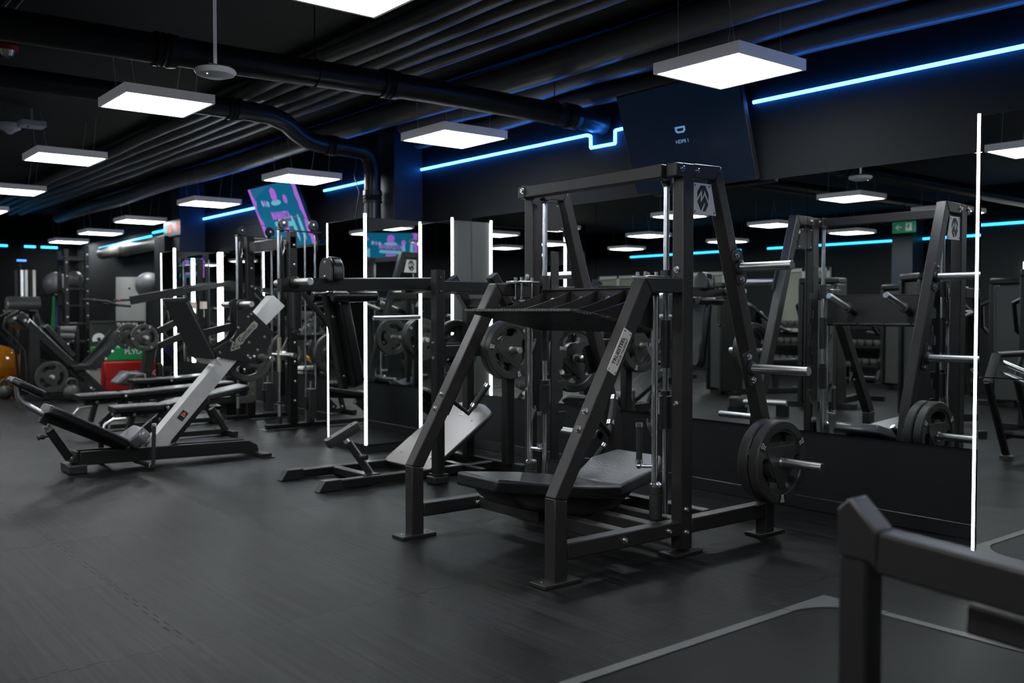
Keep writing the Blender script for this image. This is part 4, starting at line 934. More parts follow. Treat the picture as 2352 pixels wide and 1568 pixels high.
# foot platform of the sled
T = TL @ frameM((-.10, .875, 1.125), (1, 0, 0), (0, -.22, .47))
mb = MB(); mb.prism([T @ Vector((x, y, 0)) for x, y in rrect(.52, .53, .03, 3)], (T.to_3x3() @ Vector((0, 0, 1)))*.02); obj('foot_platform', mb, 'speckle', LG, bevel=.003)
mb = MB(); mb.prism([T @ Vector((x, y, -.014)) for x, y in rrect(.525, .535, .03, 3)], (T.to_3x3() @ Vector((0, 0, 1)))*.008); obj('platform_backing', mb, 'frame2', LG)
mb = MB()
for i in range(9):
    x = -.24+i*.06; a = T @ Vector((x, -.262, .005)); b = a+T.to_3x3() @ Vector((0, -.075, -.03)); mb.prism([a, a+T.to_3x3() @ Vector((.035, 0, 0)), b+T.to_3x3() @ Vector((.03, 0, 0)), b+T.to_3x3() @ Vector((.012, 0, 0))], (T.to_3x3() @ Vector((0, 0, 1)))*.006)
obj('platform_comb', mb, 'steel', LG)
bm3('platform_bar', (-.37, .765, 1.375), (.16, .765, 1.378), .03, .03)
bm3('platform_arm', (-.10, .93, 1.08), (-.10, 1.22, 1.16), .05, .06)
# reclined bench
pad('back_pad', [P3(-.10+x, y, z) for x, y, z in ((-.15, -.19, .505), (.15, -.19, .505), (.17, -.10, .465), (.17, .30, .235), (.14, .36, .195), (-.14, .36, .195), (-.17, .30, .235), (-.17, -.10, .465))], V3(0, .28, .48)*.13, LG, bev=.018)
bm3('bench_rail', (-.10, -.20, .44), (-.10, .42, .13), .06, .07)
pad('head_pad', [P3(-.10+x, y, z) for x, y, z in ((-.10, -.42, .735), (.10, -.42, .735), (.14, -.38, .71), (.14, -.25, .635), (.10, -.21, .61), (-.10, -.21, .61), (-.14, -.25, .635), (-.14, -.38, .71))], V3(0, .28, .48)*.10, LG, bev=.016)
mb = MB(); mb.tube([P3(-.10, -.37, .69), P3(-.10, -.365, .60), P3(-.10, -.34, .555), P3(-.10, -.20, .455)], .024); obj('head_rest_arm', mb, 'steel', LG)
pr3('pad_bracket', -.10, [(-.24, .40), (-.20, .48), (-.14, .47), (-.19, .37)], .08)
bm3('support_strut', (-.10, -.185, .37), (-.10, -.155, .31), .045, .05, 'steel')
bm3('support_strut', (-.10, -.165, .33), (-.10, -.03, .10), .055, .06)
mb = MB(); mb.lathe(P3(-.10, -.15, .29), V3(0, -1, -.15), [(0, .010), (.05, .010), (.05, .018), (.075, .018), (.075, .013), (.09, .013), (.09, .02), (.10, .02)], 16); obj('lock_knob', mb, 'plastic', LG)
bolt(P3(-.055, -.02, .105), V3(1, 0, 0), LG, .012); bolt(P3(-.055, -.185, .36), V3(1, 0, 0), LG, .012); bolt(P3(-.05, .375, .165), V3(1, 0, 0), LG, .014)
pad('seat_pad', [P3(-.10+x, y, z) for x, y, z in ((-.15, .37, .19), (.15, .37, .19), (.17, .44, .24), (.12, .50, .30), (-.12, .50, .30), (-.17, .44, .24))], V3(0, -.40, .42)*.17, LG, m='vinyl_grey', bev=.02)
bm3('seat_bracket', (-.10, .40, .12), (-.10, .44, .21), .10, .04)
# upright grab bar at the side
mb = MB(); mb.cyl(P3(.20, .485, .03), P3(.20, .495, .355), .016); h = obj('handle_bar', mb, 'grip', LG)
mb = MB(); mb.cyl(P3(.20, .495, .355), P3(.20, .495, .375), .0175); obj('bar_cap', mb, 'steel', h)
mb = MB(); mb.cyl(P3(-.10, .44, .045), P3(.20, .485, .035), .018); obj('pivot_tube', mb, 'grip', LG)
mb = MB(); mb.cyl(P3(.165, .48, .035), P3(.175, .482, .035), .0195); obj('tube_ring', mb, 'wood', LG)
mb = MB(); mb.tube([P3(-.40, .27, .20), P3(-.40, .30, .32), P3(-.40, .36, .36), P3(-.40, .46, .365)], .014); obj('side_handle', mb, 'steel', LG)
bm3('side_handle_stem', (-.40, .27, .03), (-.40, .27, .22), .04, .04)
bm3('side_handle_base', (-.40, .27, .03), (-.10, .27, .07), .05, .05)
pp = P3(-.30, 1.44, .885); place(PLS, pp, 'black plate hanging on the far side of the sled leg press, partly hidden', rz=-A3, rx=.9)

# ------------------------------------------------------------------ 4. cable and smith tower
CT = thing('cable_tower', 'black cable and smith tower with chrome rods and pulleys left of the mirrored pier', 'cable machine', (-9.95, 4.6, 0))
def part(nm, mb, m='frame2', par=None, bev=0.0): return obj(nm, mb, m, par, bevel=bev)
def tower_side(X, dy, zt, front_y):
    c = CT
    part('base_rail', MB().beam((X, 4.24+dy, .035), (X, 5.04+dy, .035), .07, .05), par=c)
    part('foot_plate', MB().lo_hi((X-.08, 4.20+dy, 0), (X+.08, 4.30+dy, .008)), 'darksteel', c)
    part('upright', MB().lo_hi((X-.04, 4.50+dy, .06), (X+.04, 4.59+dy, zt)), par=c, bev=.005)
    part('inner_upright', MB().lo_hi((X-.14, 4.44+dy, .35), (X-.08, 4.50+dy, zt-.1)), par=c, bev=.005)
    part('guide_rod', MB().cyl((X, 4.395+dy, .22), (X, 4.395+dy, zt+.02), .014), 'chrome', c)
    part('rod_sleeve', MB().cyl((X, 4.395+dy, .12), (X, 4.395+dy, .28), .021), 'darksteel', c)
    part('rod_foot', MB().cyl((X, 4.395+dy, .06), (X, 4.395+dy, .14), .022), 'plastic', c)
    part('rod_foot', MB().cyl((X, 4.395+dy, .275), (X, 4.395+dy, .295), .03), 'plastic', c)
    for y in (4.70, 4.82):
        part('stack_rod', MB().cyl((X, y+dy, .06), (X, y+dy, zt-.03), .0095), 'chrome', c)
    part('weight_block', MB().lo_hi((X-.06, 4.715+dy, .09), (X+.06, 4.805+dy, .42)), 'rubber', c, .006)
    part('block_lug', MB().lo_hi((X-.03, 4.69+dy, .20), (X+.03, 4.83+dy, .34)), 'plastic', c, .004)
    part('block_bolt', MB().cyl((X, 4.76+dy, .42), (X, 4.76+dy, .50), .011), 'nickel', c)
    part('cable', MB().tube([(X, 4.76+dy, .50), (X, 4.785+dy, 1.2), (X, 4.83+dy, zt+.05)], .0022, 6), 'plastic', c)
    part('top_bar', MB().beam((X, 4.37+dy, zt+.01), (X, 4.88+dy, zt), .06, .012), par=c)
    for y in (4.45, 4.80):
        f = part('pulley', MB().lathe((X-.02, y+dy, zt+.075), (1, 0, 0), [(0, .02), (0, .052), (.006, .056), (.012, .046), (.026, .046), (.032, .056), (.04, .052), (.04, .02)], 26), 'plastic', c)
        part('pulley_hub', MB().lathe((X+.02, y+dy, zt+.075), (1, 0, 0), [(0, .016), (.015, .016), (.02, .008), (.02, 0)], 14), 'bolt', f)
        part('pulley_bracket', MB().lo_hi((X-.03, y+dy-.02, zt-.01), (X-.022, y+dy+.02, zt+.08)), par=c)
    part('pulley_cable', MB().tube([(X, 4.395+dy+.01, zt-.05), (X, 4.40+dy, zt+.08), (X, 4.45+dy, zt+.135), (X, 4.62+dy, zt+.165), (X, 4.80+dy, zt+.135), (X, 4.852+dy, zt+.07), (X, 4.85+dy, zt-.2)], .003, 6), 'plastic', c)
    part('snap_hook', MB().tube([(X, 4.43+dy, zt-.05), (X+.0, 4.42+dy, zt-.16), (X, 4.44+dy, zt-.26), (X, 4.465+dy, zt-.18), (X, 4.45+dy, zt-.12)], .006, 8), 'bolt', c)
    n = 9
    for k in range(n): bolt((X+.041, 4.555+dy, .30+k*(zt-.45)/(n-1)), (1, 0, 0), c, .011)
    part('diagonal_brace', MB().beam((X, 4.60+dy, 1.52), (X, 5.0+dy, 1.10), .07, .055), par=c)
    part('rear_upright', MB().lo_hi((X-.035, 4.99+dy, .05), (X+.035, 5.05+dy, 1.2)), par=c, bev=.004)
    part('rear_crossbar', MB().beam((X-.1, 4.60+dy, .98), (X-.1, 5.0+dy, .98), .05, .06), par=c)
    horn('weight_horn', (X+.0, 4.96+dy, .80), (X+.22, 4.96+dy, .80), c, m='steel')
tower_side(-9.40, 0, 2.12, 0); tower_side(-10.50, -.0, 2.12, 0)
part('top_crossbar', MB().beam((-10.46, 4.545, 2.0), (-9.36, 4.545, 2.0), .06, .12, up=(0, 0, 1)), par=CT)
for k, x in enumerate((-9.62, -9.52)): part('serial_mark', MB().lo_hi((x, 4.512, 1.985), (x+.05, 4.515, 2.03)), 'ink_white', CT)
part('smith_bar', MB().cyl((-10.85, 4.395, .80), (-9.12, 4.395, .80), .0135), 'chrome', CT)
for X in (-9.40, -10.50):
    part('bar_carriage', MB().cyl((X, 4.395, .62), (X, 4.395, .98), .022), 'nickel', CT)
    part('bar_hook', MB().prism([(X, 4.41, .84), (X, 4.49, .99), (X, 4.44, .84), (X, 4.45, .74), (X, 4.41, .74)], (.006, 0, 0)), 'nickel', CT)
    part('bar_sleeve', MB().lathe((X, 4.43, .80), (1, 0, 0), [(0, .03), (.04, .04), (.05, .025), (.30, .025), (.30, .0)], 22), 'steel', CT)
part('safety_catch', MB().add_mesh(flat_mesh([[(0, 0), (.16, 0), (.2, .03), (.2, .27), (.18, .31), (.13, .31), (.11, .28), (.11, .09), (.08, .075), (0, .075)]], .004, .001), frameM((-10.46, 4.39, .20), (0, 1, 0), (0, 0, 1))), 'nickel', CT)
place(PLS, (-9.28, 4.965, .80), 'black weight plate stored behind the near side of the cable tower', rx=.5)
place(PLS, (-10.38, 4.965, .80), 'black weight plate stored behind the far side of the cable tower', rx=.2)

# ------------------------------------------------------------------ 5. benches
def bench(X, y0, seat, back, label, leanz=.0, h=.40):
    """flat bench running along Y from y0; seat length, back length"""
    t = thing('weight_bench', label, 'bench', (X, y0+.6, 0), group='padded benches behind the sled press')
    w = .14
    def pd(nm, a, b, za, zb, w1=.13, w2=.15):
        pts = [(X-w1, a, za), (X+w1, a, za), (X+w2, a+.06, za+(zb-za)*.1), (X+w2, b-.06, zb-(zb-za)*.1), (X+w1, b, zb), (X-w1, b, zb), (X-w2, b-.06, zb-(zb-za)*.1), (X-w2, a+.06, za+(zb-za)*.1)]
        n = Vector((0, -(zb-za), b-a)).normalized(); return pad(nm, pts, n*.06, t, m='vinyl', bev=.015)
    pd('seat_pad', y0, y0+seat, h, h+.005); pd('back_pad', y0+seat+.02, y0+seat+back, h+.0, h+.02+leanz)
    part('spine', MB().beam((X, y0+.08, h-.06), (X, y0+seat+back-.15, h-.055+leanz*.7), .06, .05), par=t)
    part('leg', MB().beam((X, y0+.2, h-.05), (X, y0+.12, .03), .06, .05), par=t)
    part('leg', MB().beam((X, y0+seat+.06, h-.06), (X, y0+.25, .06), .06, .09), par=t)
    part('leg', MB().beam((X, y0+seat+back-.35, h-.05), (X, y0+seat+back-.2, .04), .06, .05), par=t)
    part('base_rail', MB().beam((X, y0+.1, .04), (X, y0+seat+back-.18, .04), .06, .05), par=t)
    part('foot_bar', MB().beam((X-.24, y0+.1, .03), (X+.24, y0+.1, .03), .06, .05), par=t)
    part('foot_bar', MB().beam((X-.24, y0+seat+back-.2, .03), (X+.24, y0+seat+back-.2, .03), .06, .05), par=t)
    for y, z in ((y0+.2, h-.06), (y0+seat+.02, h), (y0+.35, .20), (y0+.16, .09)): bolt((X+.035 if z < h else X+.151, y, z), (1, 0, 0), t, .011)
    for k in range(3): bolt((X+.035, y0+seat-.02-k*.07, h-.12-k*.08), (1, 0, 0), t, .010)
    part('grab_handle', MB().tube([(X, y0-.02, .10), (X+.02, y0-.03, .2), (X+.0, y0+.03, .26), (X, y0+.16, .27)], .012), 'steel', t)
    return t
bench(-10.45, 2.62, .44, 1.22, 'long padded bench furthest back, its seat at the left end', .05, .37)
bench(-9.35, 2.66, .46, .86, 'padded bench nearest the sled press, with a raised back pad', .13, .33)
bench(-11.70, 3.55, .42, .95, 'padded bench end showing between the silver beam and the cable tower', .03, .42)

# ------------------------------------------------------------------ 6. hack squat at the left edge
HS = thing('hack_squat_machine', 'black hack squat machine with a bright sloping guide rail at the left edge', 'hack squat', (-14.6, 3.4, 0))
H = -14.6
def ph(nm, pts, th, x=H, m='frame2', bev=.006, par=None): mb = MB(); mb.prism(yz(x, pts), (th, 0, 0)); return obj(nm, mb, m, par or HS, bevel=bev)
for x in (H, H-.55):
    part('slope_rail', MB().beam((x, 2.93, 1.22), (x, 4.02, .08), .07, .12), par=HS)
    part('guide_rod', MB().beam((x+.03, 3.05, 1.16), (x+.03, 3.62, .56), .02, .02), 'chrome', HS)
    part('rear_post', MB().beam((x, 3.12, .06), (x, 3.12, 1.05), .08, .14, up=(0, 1, 0)), par=HS)
    part('base_rail', MB().beam((x, 2.95, .05), (x, 4.05, .05), .07, .07), par=HS)
    part('handle_tube', MB().tube([(x+.02, 2.93, 1.27), (x+.02, 2.76, 1.16), (x+.02, 2.73, 1.04), (x+.02, 2.99, .72), (x+.02, 3.02, .25)], .02), par=HS)
    for y, z in ((2.87, 1.17), (3.0, 1.14), (3.04, 1.12), (3.62, .09)): bolt((x+.037, y, z), (1, 0, 0), HS, .014)
ph('top_plate', [(2.86, 1.10), (2.92, 1.27), (3.10, 1.13), (3.0, 1.0)], .5, H-.275)
ph('bottom_plate', [(3.56, .03), (3.56, .22), (3.86, .26), (4.05, .03)], .08)
pad('back_pad', [(H-.275+x, y, z) for x, y, z in ((-.16, 3.30, 1.06), (.16, 3.30, 1.06), (.18, 3.68, .60), (-.18, 3.68, .60))], Vector((0, .46, .38)).normalized()*.09, HS, bev=.02)
part('spring', MB().tube([(H+.05+.02*math.cos(k*1.3), 3.78+k*.006, .24-k*.006+.018*math.sin(k*1.3)) for k in range(26)], .005, 6), 'chrome', HS)
fpb = [(-14.400,3.564,0.489),(-14.400,3.798,0.494),(-14.400,4.288,0.964),(-14.400,4.331,0.925),(-14.400,3.898,0.415),(-14.400,3.592,0.426)]
part('foot_platform', MB().prism([(x-.25, y, z) for x, y, z in fpb], (.5, 0, 0)), 'frame2', HS, .006)
for k in range(4):
    a = k/3; bolt((-14.38, 4.02+.28*a, .58+.32*a), (1, 0, 0), HS, .013)
for s in (1,):
    part('platform_arm', MB().beam((-14.75, 3.82, .50), (-14.75, 4.22, .98), .05, .05), par=HS)
horn('weight_horn', (H+.03, 3.32, .335), (H+.20, 3.32, .335), HS, m='steel')
place(PLS, (H+.09, 3.32, .335), 'large black plate low on the hack squat machine at the left edge', rx=.3)
place(PLS, (H-.62, 3.32, .335), 'black plate on the far side of the hack squat machine, mostly hidden', rx=.8)

# ------------------------------------------------------------------ 7. plate loaded chest machine with long arms
CM = thing('plate_loaded_press', 'black plate loaded press with long level arms in front of the green and red boxes', 'press machine', (-12.90, 4.6, 0))
X = -12.70
a = [(-12.700,4.022,0.244),(-12.700,4.154,0.976),(-12.700,3.869,1.405),(-12.700,4.553,1.539),(-12.700,5.222,1.657),(-12.700,4.755,1.015),(-12.700,5.409,1.356)]
part('main_post', MB().beam((a[0][0], a[0][1]-.04, .08), a[1], .12, .13), par=CM)
part('upper_arm', MB().beam(a[2], a[3], .07, .11), par=CM); part('upper_arm', MB().beam(a[3], a[4], .07, .07), par=CM)
b = [(-12.700,3.413,1.401),(-12.700,3.571,1.391),(-12.700,3.694,1.347),(-12.700,3.868,1.331),(-12.700,3.662,1.403),(-12.700,3.869,1.416)]
part('long_handle', MB().tube(b[:4], .018), 'grip', CM); part('long_handle', MB().tube([(p[0]-.5, p[1], p[2]+.02) for p in b[:4]], .018), 'grip', CM)
part('handle_stub', MB().cyl(b[4], b[5], .016), 'grip', CM)
part('red_button', MB().sphere((-12.650,3.712,1.403), .018, seg=12), 'red', CM)
c = [(-12.800,4.261,1.001),(-12.800,4.614,1.175),(-12.800,4.259,0.798),(-12.800,4.642,0.967),(-12.800,4.887,1.354),(-12.800,5.073,1.415)]
part('link_arm', MB().beam(c[0], c[1], .06, .09), par=CM); part('link_arm', MB().beam(c[2], c[3], .06, .09), par=CM)
e = [(p[0], p[1], max(.05, p[2]-.2)) for p in [(-12.700,4.050,0.243),(-12.700,4.717,0.268),(-12.700,4.023,0.387),(-12.700,4.066,0.242),(-12.700,4.226,0.772),(-12.700,4.260,0.249)]]
part('base_rail', MB().beam(e[0], e[1], .09, .09), par=CM)
part('rear_post', MB().beam(e[4], (e[5][0], e[5][1], .02), .07, .07), par=CM)
part('foot_bracket', MB().prism([(-12.600,3.948,0.453),(-12.600,4.020,0.450),(-12.600,4.024,0.347),(-12.600,4.074,0.253),(-12.600,3.935,0.272)], (.02, 0, 0)), 'steel', CM)
for q in [(-12.630,3.923,0.373),(-12.630,3.911,0.283)]: bolt(q, (1, 0, 0), CM, .014)
part('side_bracket', MB().lo_hi((-12.90, 4.86, 1.30), (-12.80, 4.92, 1.40)), 'wood', CM)
hc = (-12.600,4.009,0.922)
horn('weight_horn', (-12.72, hc[1], hc[2]), (-12.50, hc[1], hc[2]), CM, m='steel'); horn('weight_horn', (-13.20, hc[1], hc[2]), (-13.40, hc[1], hc[2]), CM, m='steel')
place(PL20, (-12.61, hc[1], hc[2]), 'black plate with pale marks on the front horn of the long armed press', rx=.6).scale = (.78, .78, .78)
place(PL20, (-13.28, hc[1], hc[2]), 'black plate on the back horn of the long armed press, half hidden').scale = (.78, .78, .78)
pad('seat_pad', [(-12.200,3.485,0.373),(-12.200,3.627,0.519),(-12.200,3.839,0.494),(-12.200,3.799,0.303)], (.34, 0, 0), CM, m='vinyl_grey', bev=.03)
part('seat_leg', MB().lo_hi((-12.3, 3.75, 0), (-12.1, 3.9, .2)), 'frame2', CM); part('seat_arch', MB().tube([(-12.000,3.653,0.269),(-12.000,3.659,0.377),(-12.000,3.707,0.450),(-12.000,3.802,0.468)], .03), 'grip', CM)

# ------------------------------------------------------------------ 8. rig tower with storage, balls, bands
RT = thing('storage_rig', 'tall black storage rig with bolted uprights and grey rollers at the far left', 'storage rig', (-16.8, 4.2, 0))
for x, y, zt in ((-16.5, 4.02, 2.28), (-16.5, 4.33, 2.35), (-17.1, 4.06, 2.28), (-17.1, 4.38, 2.3)):
    part('upright', MB().lo_hi((x-.03, y-.03, 0), (x+.03, y+.03, zt)), par=RT)
for k in range(11): bolt((-16.468, 4.335, .2+k*.2), (1, 0, 0), RT, .013)
for k in range(9): bolt((-16.468, 4.022, .3+k*.22), (1, 0, 0), RT, .010)
for z in (.35, .75, 1.05, 1.35, 1.62, 2.1): part('shelf_bar', MB().lo_hi((-17.1, 4.03, z), (-16.5, 4.37, z+.03)), par=RT)
part('logo_board', MB().lo_hi((-17.1, 4.05, 2.0), (-17.08, 4.35, 2.2)), 'plastic', RT)
def ball(p, r, label, m='ball'): return tag(obj('exercise_ball', MB().sphere(p, r, seg=32), m), label, 'ball', 'exercise balls at the far wall')
for p, r, lb in ((((-14.800,4.784,1.666)), .2, 'big grey exercise ball in front of the pale board'), (((-18.300,4.280,1.758)), .215, 'big dark grey exercise ball left of the storage rig'),
                 (((-16.800,4.225,1.809)), .13, 'grey ball held in the middle of the storage rig')):
    ball(p, r, lb)
# shelf rings that carry the balls
t = thing('ball_shelf', 'thin wall mounted ring shelf under the big grey balls', 'shelf', (-18.5, 5.2, 1.5))
for q, xe in (((-14.800,4.784,1.666), 0), ((-18.300,4.280,1.758), 1)):
    part('ball_ring', MB().torus((q[0], q[1], q[2]-.19), (0, 0, 1), .10, .012, 24, 6), par=t)
    part('ring_arm', MB().cyl((q[0]-.1, q[1], q[2]-.19), (XW, q[1], q[2]-.19), .014) if xe else MB().cyl((q[0], q[1]+.1, q[2]-.19), (q[0], YN, q[2]-.19), .014), par=t)
for i, q in enumerate(([(-15.200,3.576,0.993),(-15.200,3.837,0.990)], [(-15.200,3.592,0.902),(-15.200,3.799,0.892)])):
    tag(obj('foam_roller', MB().cyl(q[0], q[1], .055), 'ball'), 'grey foam roller lying behind the hack squat, %s one' % ('upper', 'lower')[i], 'roller', 'foam rollers')
t = thing('roller_rack', 'low black rack that holds the two foam rollers', 'rack', (-15.2, 3.7, 0)); q = [(-15.200,3.576,0.993),(-15.200,3.837,0.990)]
for p in q: part('rack_side', MB().lo_hi((-15.26, p[1]-.02, 0), (-15.14, p[1]+.02, p[2]+.05)), 'frame2', t)
for i, (m, x, lb) in enumerate((('green', 128, 'green resistance band hanging beside the storage rig'), ('purple', 132, 'purple resistance band hanging beside the green one'), ('red', 137, 'thin red resistance band hanging right of the purple one'))):
    q = [(-17.300,4.036,1.524),(-17.300,4.064,1.525),(-17.300,4.091,1.510),(-17.300,3.988,0.951),(-17.300,4.056,0.950),(-17.300,4.099,1.082)]
    a_, b_ = Vector(q[i]), Vector(q[i+3]); tag(obj('resistance_band', MB().beam(a_, b_, .02, .07 if i < 2 else .03, up=(0, 1, 0)), m), lb, 'band', 'resistance bands')
t = thing('band_hook', 'black peg that the coloured bands hang from', 'hook', (-17.3, 4.0, 1.55)); q = [(-17.300,4.023,1.546),(-17.300,4.125,1.533)]
part('peg', MB().cyl(q[0], q[1], .015), 'plastic', t); part('peg_arm', MB().cyl(q[1], (-17.1, 4.06, q[1][2]), .015), 'plastic', t)
# wall items at the far end
t = thing('notice_board', 'pale grey board on the far end wall behind the big ball', 'board', (XW, 6, 1.5))
q = [(-17.839,5.195,1.891),(-16.268,5.195,1.845),(-16.297,5.195,1.047),(-17.876,5.195,1.031)]
part('panel', MB().prism(q, (0, .03, 0)), 'board_grey', t); c = (-17.035,5.170,1.670); part('board_knob', MB().sphere(c, .02, seg=10), 'plastic', t)
# black sack with big white digits, plyo boxes
SK = thing('banner_sack', 'black fabric storage sack printed with two big white digits', 'sack', (-16.5, 4.9, 0))
q = [(-16.300,4.322,1.110),(-16.300,5.282,1.046),(-16.300,5.273,0.271),(-16.300,4.312,0.308)]
q = [(p[0], p[1] if p[1] < 5.18 else 5.18, max(p[2], .02)) for p in q]
part('sack_body', MB().lo_hi((-16.42, q[0][1], .0), (-16.3, 5.19, q[0][2])), 'cloth', SK, .03)
part('sack_rim', MB().lo_hi((-16.3, q[0][1], q[0][2]-.03), (-16.28, 5.19, q[0][2])), 'rubber', SK)
q = [(-16.280,4.453,0.732),(-16.280,4.741,0.726),(-16.280,4.899,1.049)]
text('digit', '9', .42, frameM((-16.285, q[0][1], q[0][2]), (0, 1, 0), (0, 0, 1)), 'ink_white', SK, bold=.015)
text('digit', '1', .42, frameM((-16.285, q[1][1], q[1][2]), (0, 1, 0), (0, 0, 1)), 'ink_white', SK, bold=.02)
text('maker_lettering', 'TUNTURI', .08, frameM((-16.285, min(q[2][1], 5.0), q[2][2]), (0, 1, 0), (0, 0, 1)), 'ink_white', SK, bold=.003)
for nm, m, X0, px, lb, txt in (('green', 'green', -15.7, ([(-15.700,4.274,0.682),(-15.700,5.049,0.699),(-15.700,5.046,0.451),(-15.700,4.272,0.476)]), 'green soft jump box lying on top of the red one', 'PLYO'),
                          ('red', 'red', -15.6, ([(-15.600,4.342,0.491),(-15.600,5.195,0.464),(-15.600,5.192,0.194),(-15.600,4.339,0.231)]), 'large red soft jump box lettered PLYOBOX under the green one', 'PLYOBOX')):
    z0, z1 = ((.0, .47) if m == 'red' else (.47, .70)); y0, y1 = px[0][1], min(px[1][1], 5.15)
    t = thing('jump_box', lb, 'jump box', (X0-.3, (y0+y1)/2, z0), group='soft jump boxes')
    part('body', MB().lo_hi((X0-.45, y0, z0), (X0, y1, z1)), m, t, .02)
    text('box_lettering', txt, .13 if m == 'red' else .11, frameM((X0+.002, (y0+y1)/2+(.1 if m == 'red' else .15), (z0+z1)/2+.03), (0, 1, 0), (0, 0, 1)), 'ink_white', t, bold=.002)
t = thing('storage_bin', 'blue and white storage bin beside the green jump box', 'bin', (-16.5, 4.3, 0)); q = [(-15.300,4.025,0.620),(-15.300,4.209,0.615),(-15.300,4.206,0.360),(-15.300,4.022,0.367)]
part('bin_body', MB().lo_hi((-15.6, q[0][1], .0), (-15.3, q[1][1], .40)), 'board_grey', t, .02); part('bin_lid', MB().lo_hi((-15.62, q[0][1]-.02, .40), (-15.28, q[1][1]+.02, .50)), 'blue', t, .02)
# half ball trainer, small equipment on the far left floor
t = thing('amber_exercise_ball', 'amber see-through ball with black base on the floor at the left edge', 'ball', (-15.5, 2.9, 0)); q = (-16.000,2.907,0.343)
part('ball_shell', MB().sphere((-16.0, q[1], .40), .36, seg=28), 'amber', t); part('ball_stand', MB().torus((-16.0, q[1], .05), (0, 0, 1), .2, .05, 28, 8), 'rubber', t)
t = thing('kettlebell', 'small black kettlebell on the floor at the far left', 'kettlebell', (-15.2, 2.95, 0)); q = (-15.200,2.858,0.070)
part('bell', MB().sphere((-15.2, q[1], .10), .10, seg=20), 'rubber', t); part('handle', MB().torus((-15.2, q[1], .22), (1, 0, 0), .06, .014, 20, 8), 'rubber', t)
t = thing('kettlebell', 'second black kettlebell, between the hack squat and the benches', 'kettlebell', (-15.2, 3.6, 0)); q = (-14.200,3.510,0.194)
part('bell', MB().sphere((-14.2, q[1], .12), .12, seg=20), 'rubber', t); part('handle', MB().torus((-14.2, q[1], .25), (1, 0, 0), .07, .015, 20, 8), 'rubber', t)
# pull-up and cable rig at far left with chrome posts and a blue lamp
PR = thing('pulldown_station', 'far cable station with upright chrome rods and a roll above dark levers', 'cable station', (-17.5, 3.5, 0))
q = [(-17.500,3.484,1.957),(-17.500,3.476,1.376),(-17.500,3.570,1.959),(-17.500,3.561,1.376),(-17.500,3.636,1.961),(-17.500,3.628,1.376),(-17.500,3.703,1.963),(-17.500,3.695,1.450),(-17.500,3.756,1.964),(-17.500,3.749,1.451),(-17.500,3.300,1.375),(-17.500,3.788,1.377),(-17.500,3.552,2.104),(-17.500,3.585,2.105)]
for k, m in ((0, 'frame2'), (2, 'chrome'), (4, 'steel'), (6, 'frame2'), (8, 'steel')):
    part('stack_rod', MB().beam(q[k], (q[k][0], q[k+1][1], .1), .03, .05, up=(0, 1, 0)), m, PR)
part('roller', MB().cyl((-17.3, q[10][1], q[10][2]), (-17.3, q[11][1], q[10][2]), .14), 'rubber', PR)
part('roller_cap', MB().cyl((-17.3, q[10][1]-.01, q[10][2]), (-17.3, q[10][1]+.01, q[10][2]), .12), 'steel', PR)
part('base', MB().lo_hi((-17.8, q[10][1], 0), (-17.2, q[11][1], .12)), 'frame2', PR)
part('side_post', MB().lo_hi((-17.33, q[10][1]+.02, .1), (-17.27, q[10][1]+.08, q[10][2])), 'frame2', PR); part('side_post', MB().lo_hi((-17.33, q[11][1]-.08, .1), (-17.27, q[11][1]-.02, q[10][2])), 'frame2', PR)
part('signal_lamp', MB().lo_hi((-17.53, q[12][1]-.05, q[12][2]), (-17.47, q[13][1]+.05, q[12][2]+.03)), 'blue_lamp', PR)
part('lamp_post', MB().cyl((-17.5, q[12][1], .1), (-17.5, q[12][1], q[12][2]), .012), 'frame2', PR)
for k in range(4):
    u = [(-16.900,3.247,1.231),(-16.900,3.600,1.373),(-16.900,3.662,1.195),(-16.900,3.312,1.371)][k]; part('lever', MB().tube([(-17.25, u[1], q[10][2]-.1), (-16.95, u[1]+.08, u[2]-.1), (-16.9, u[1]+.2, .75)], .025), 'grip', PR)

# trainer with yellow grips seen in the wall mirror behind the cable tower
RW = thing('grip_trainer', 'trainer with yellow grips on a black housing, reflected behind the cable tower', 'training machine', (-11.3, 4.7, 0))
q = [(-11.300,4.862,0.696),(-11.300,4.726,0.618),(-11.300,4.473,0.610),(-11.300,4.645,0.518),(-11.300,4.536,0.687),(-11.300,4.422,0.481),(-11.300,4.864,0.498),(-11.300,4.395,-0.307)]
part('housing', MB().lo_hi((-11.42, q[4][1]-.05, .10), (-11.18, q[0][1], q[6][2])), 'plastic', RW, .04)
part('top_tray', MB().lo_hi((-11.42, q[4][1]-.05, q[6][2]), (-11.18, q[0][1], q[6][2]+.05)), 'steel', RW, .01)
for a_, b_ in ((q[0], q[1]), (q[2], q[3]), (q[4], q[5])): part('yellow_grip', MB().cyl((a_[0]+.1, a_[1], a_[2]), (b_[0]+.1, b_[1], b_[2]), .025), 'yellow', RW)
part('stand', MB().lo_hi((-11.4, q[4][1], 0), (-11.2, q[0][1]-.05, .11)), 'frame2', RW)

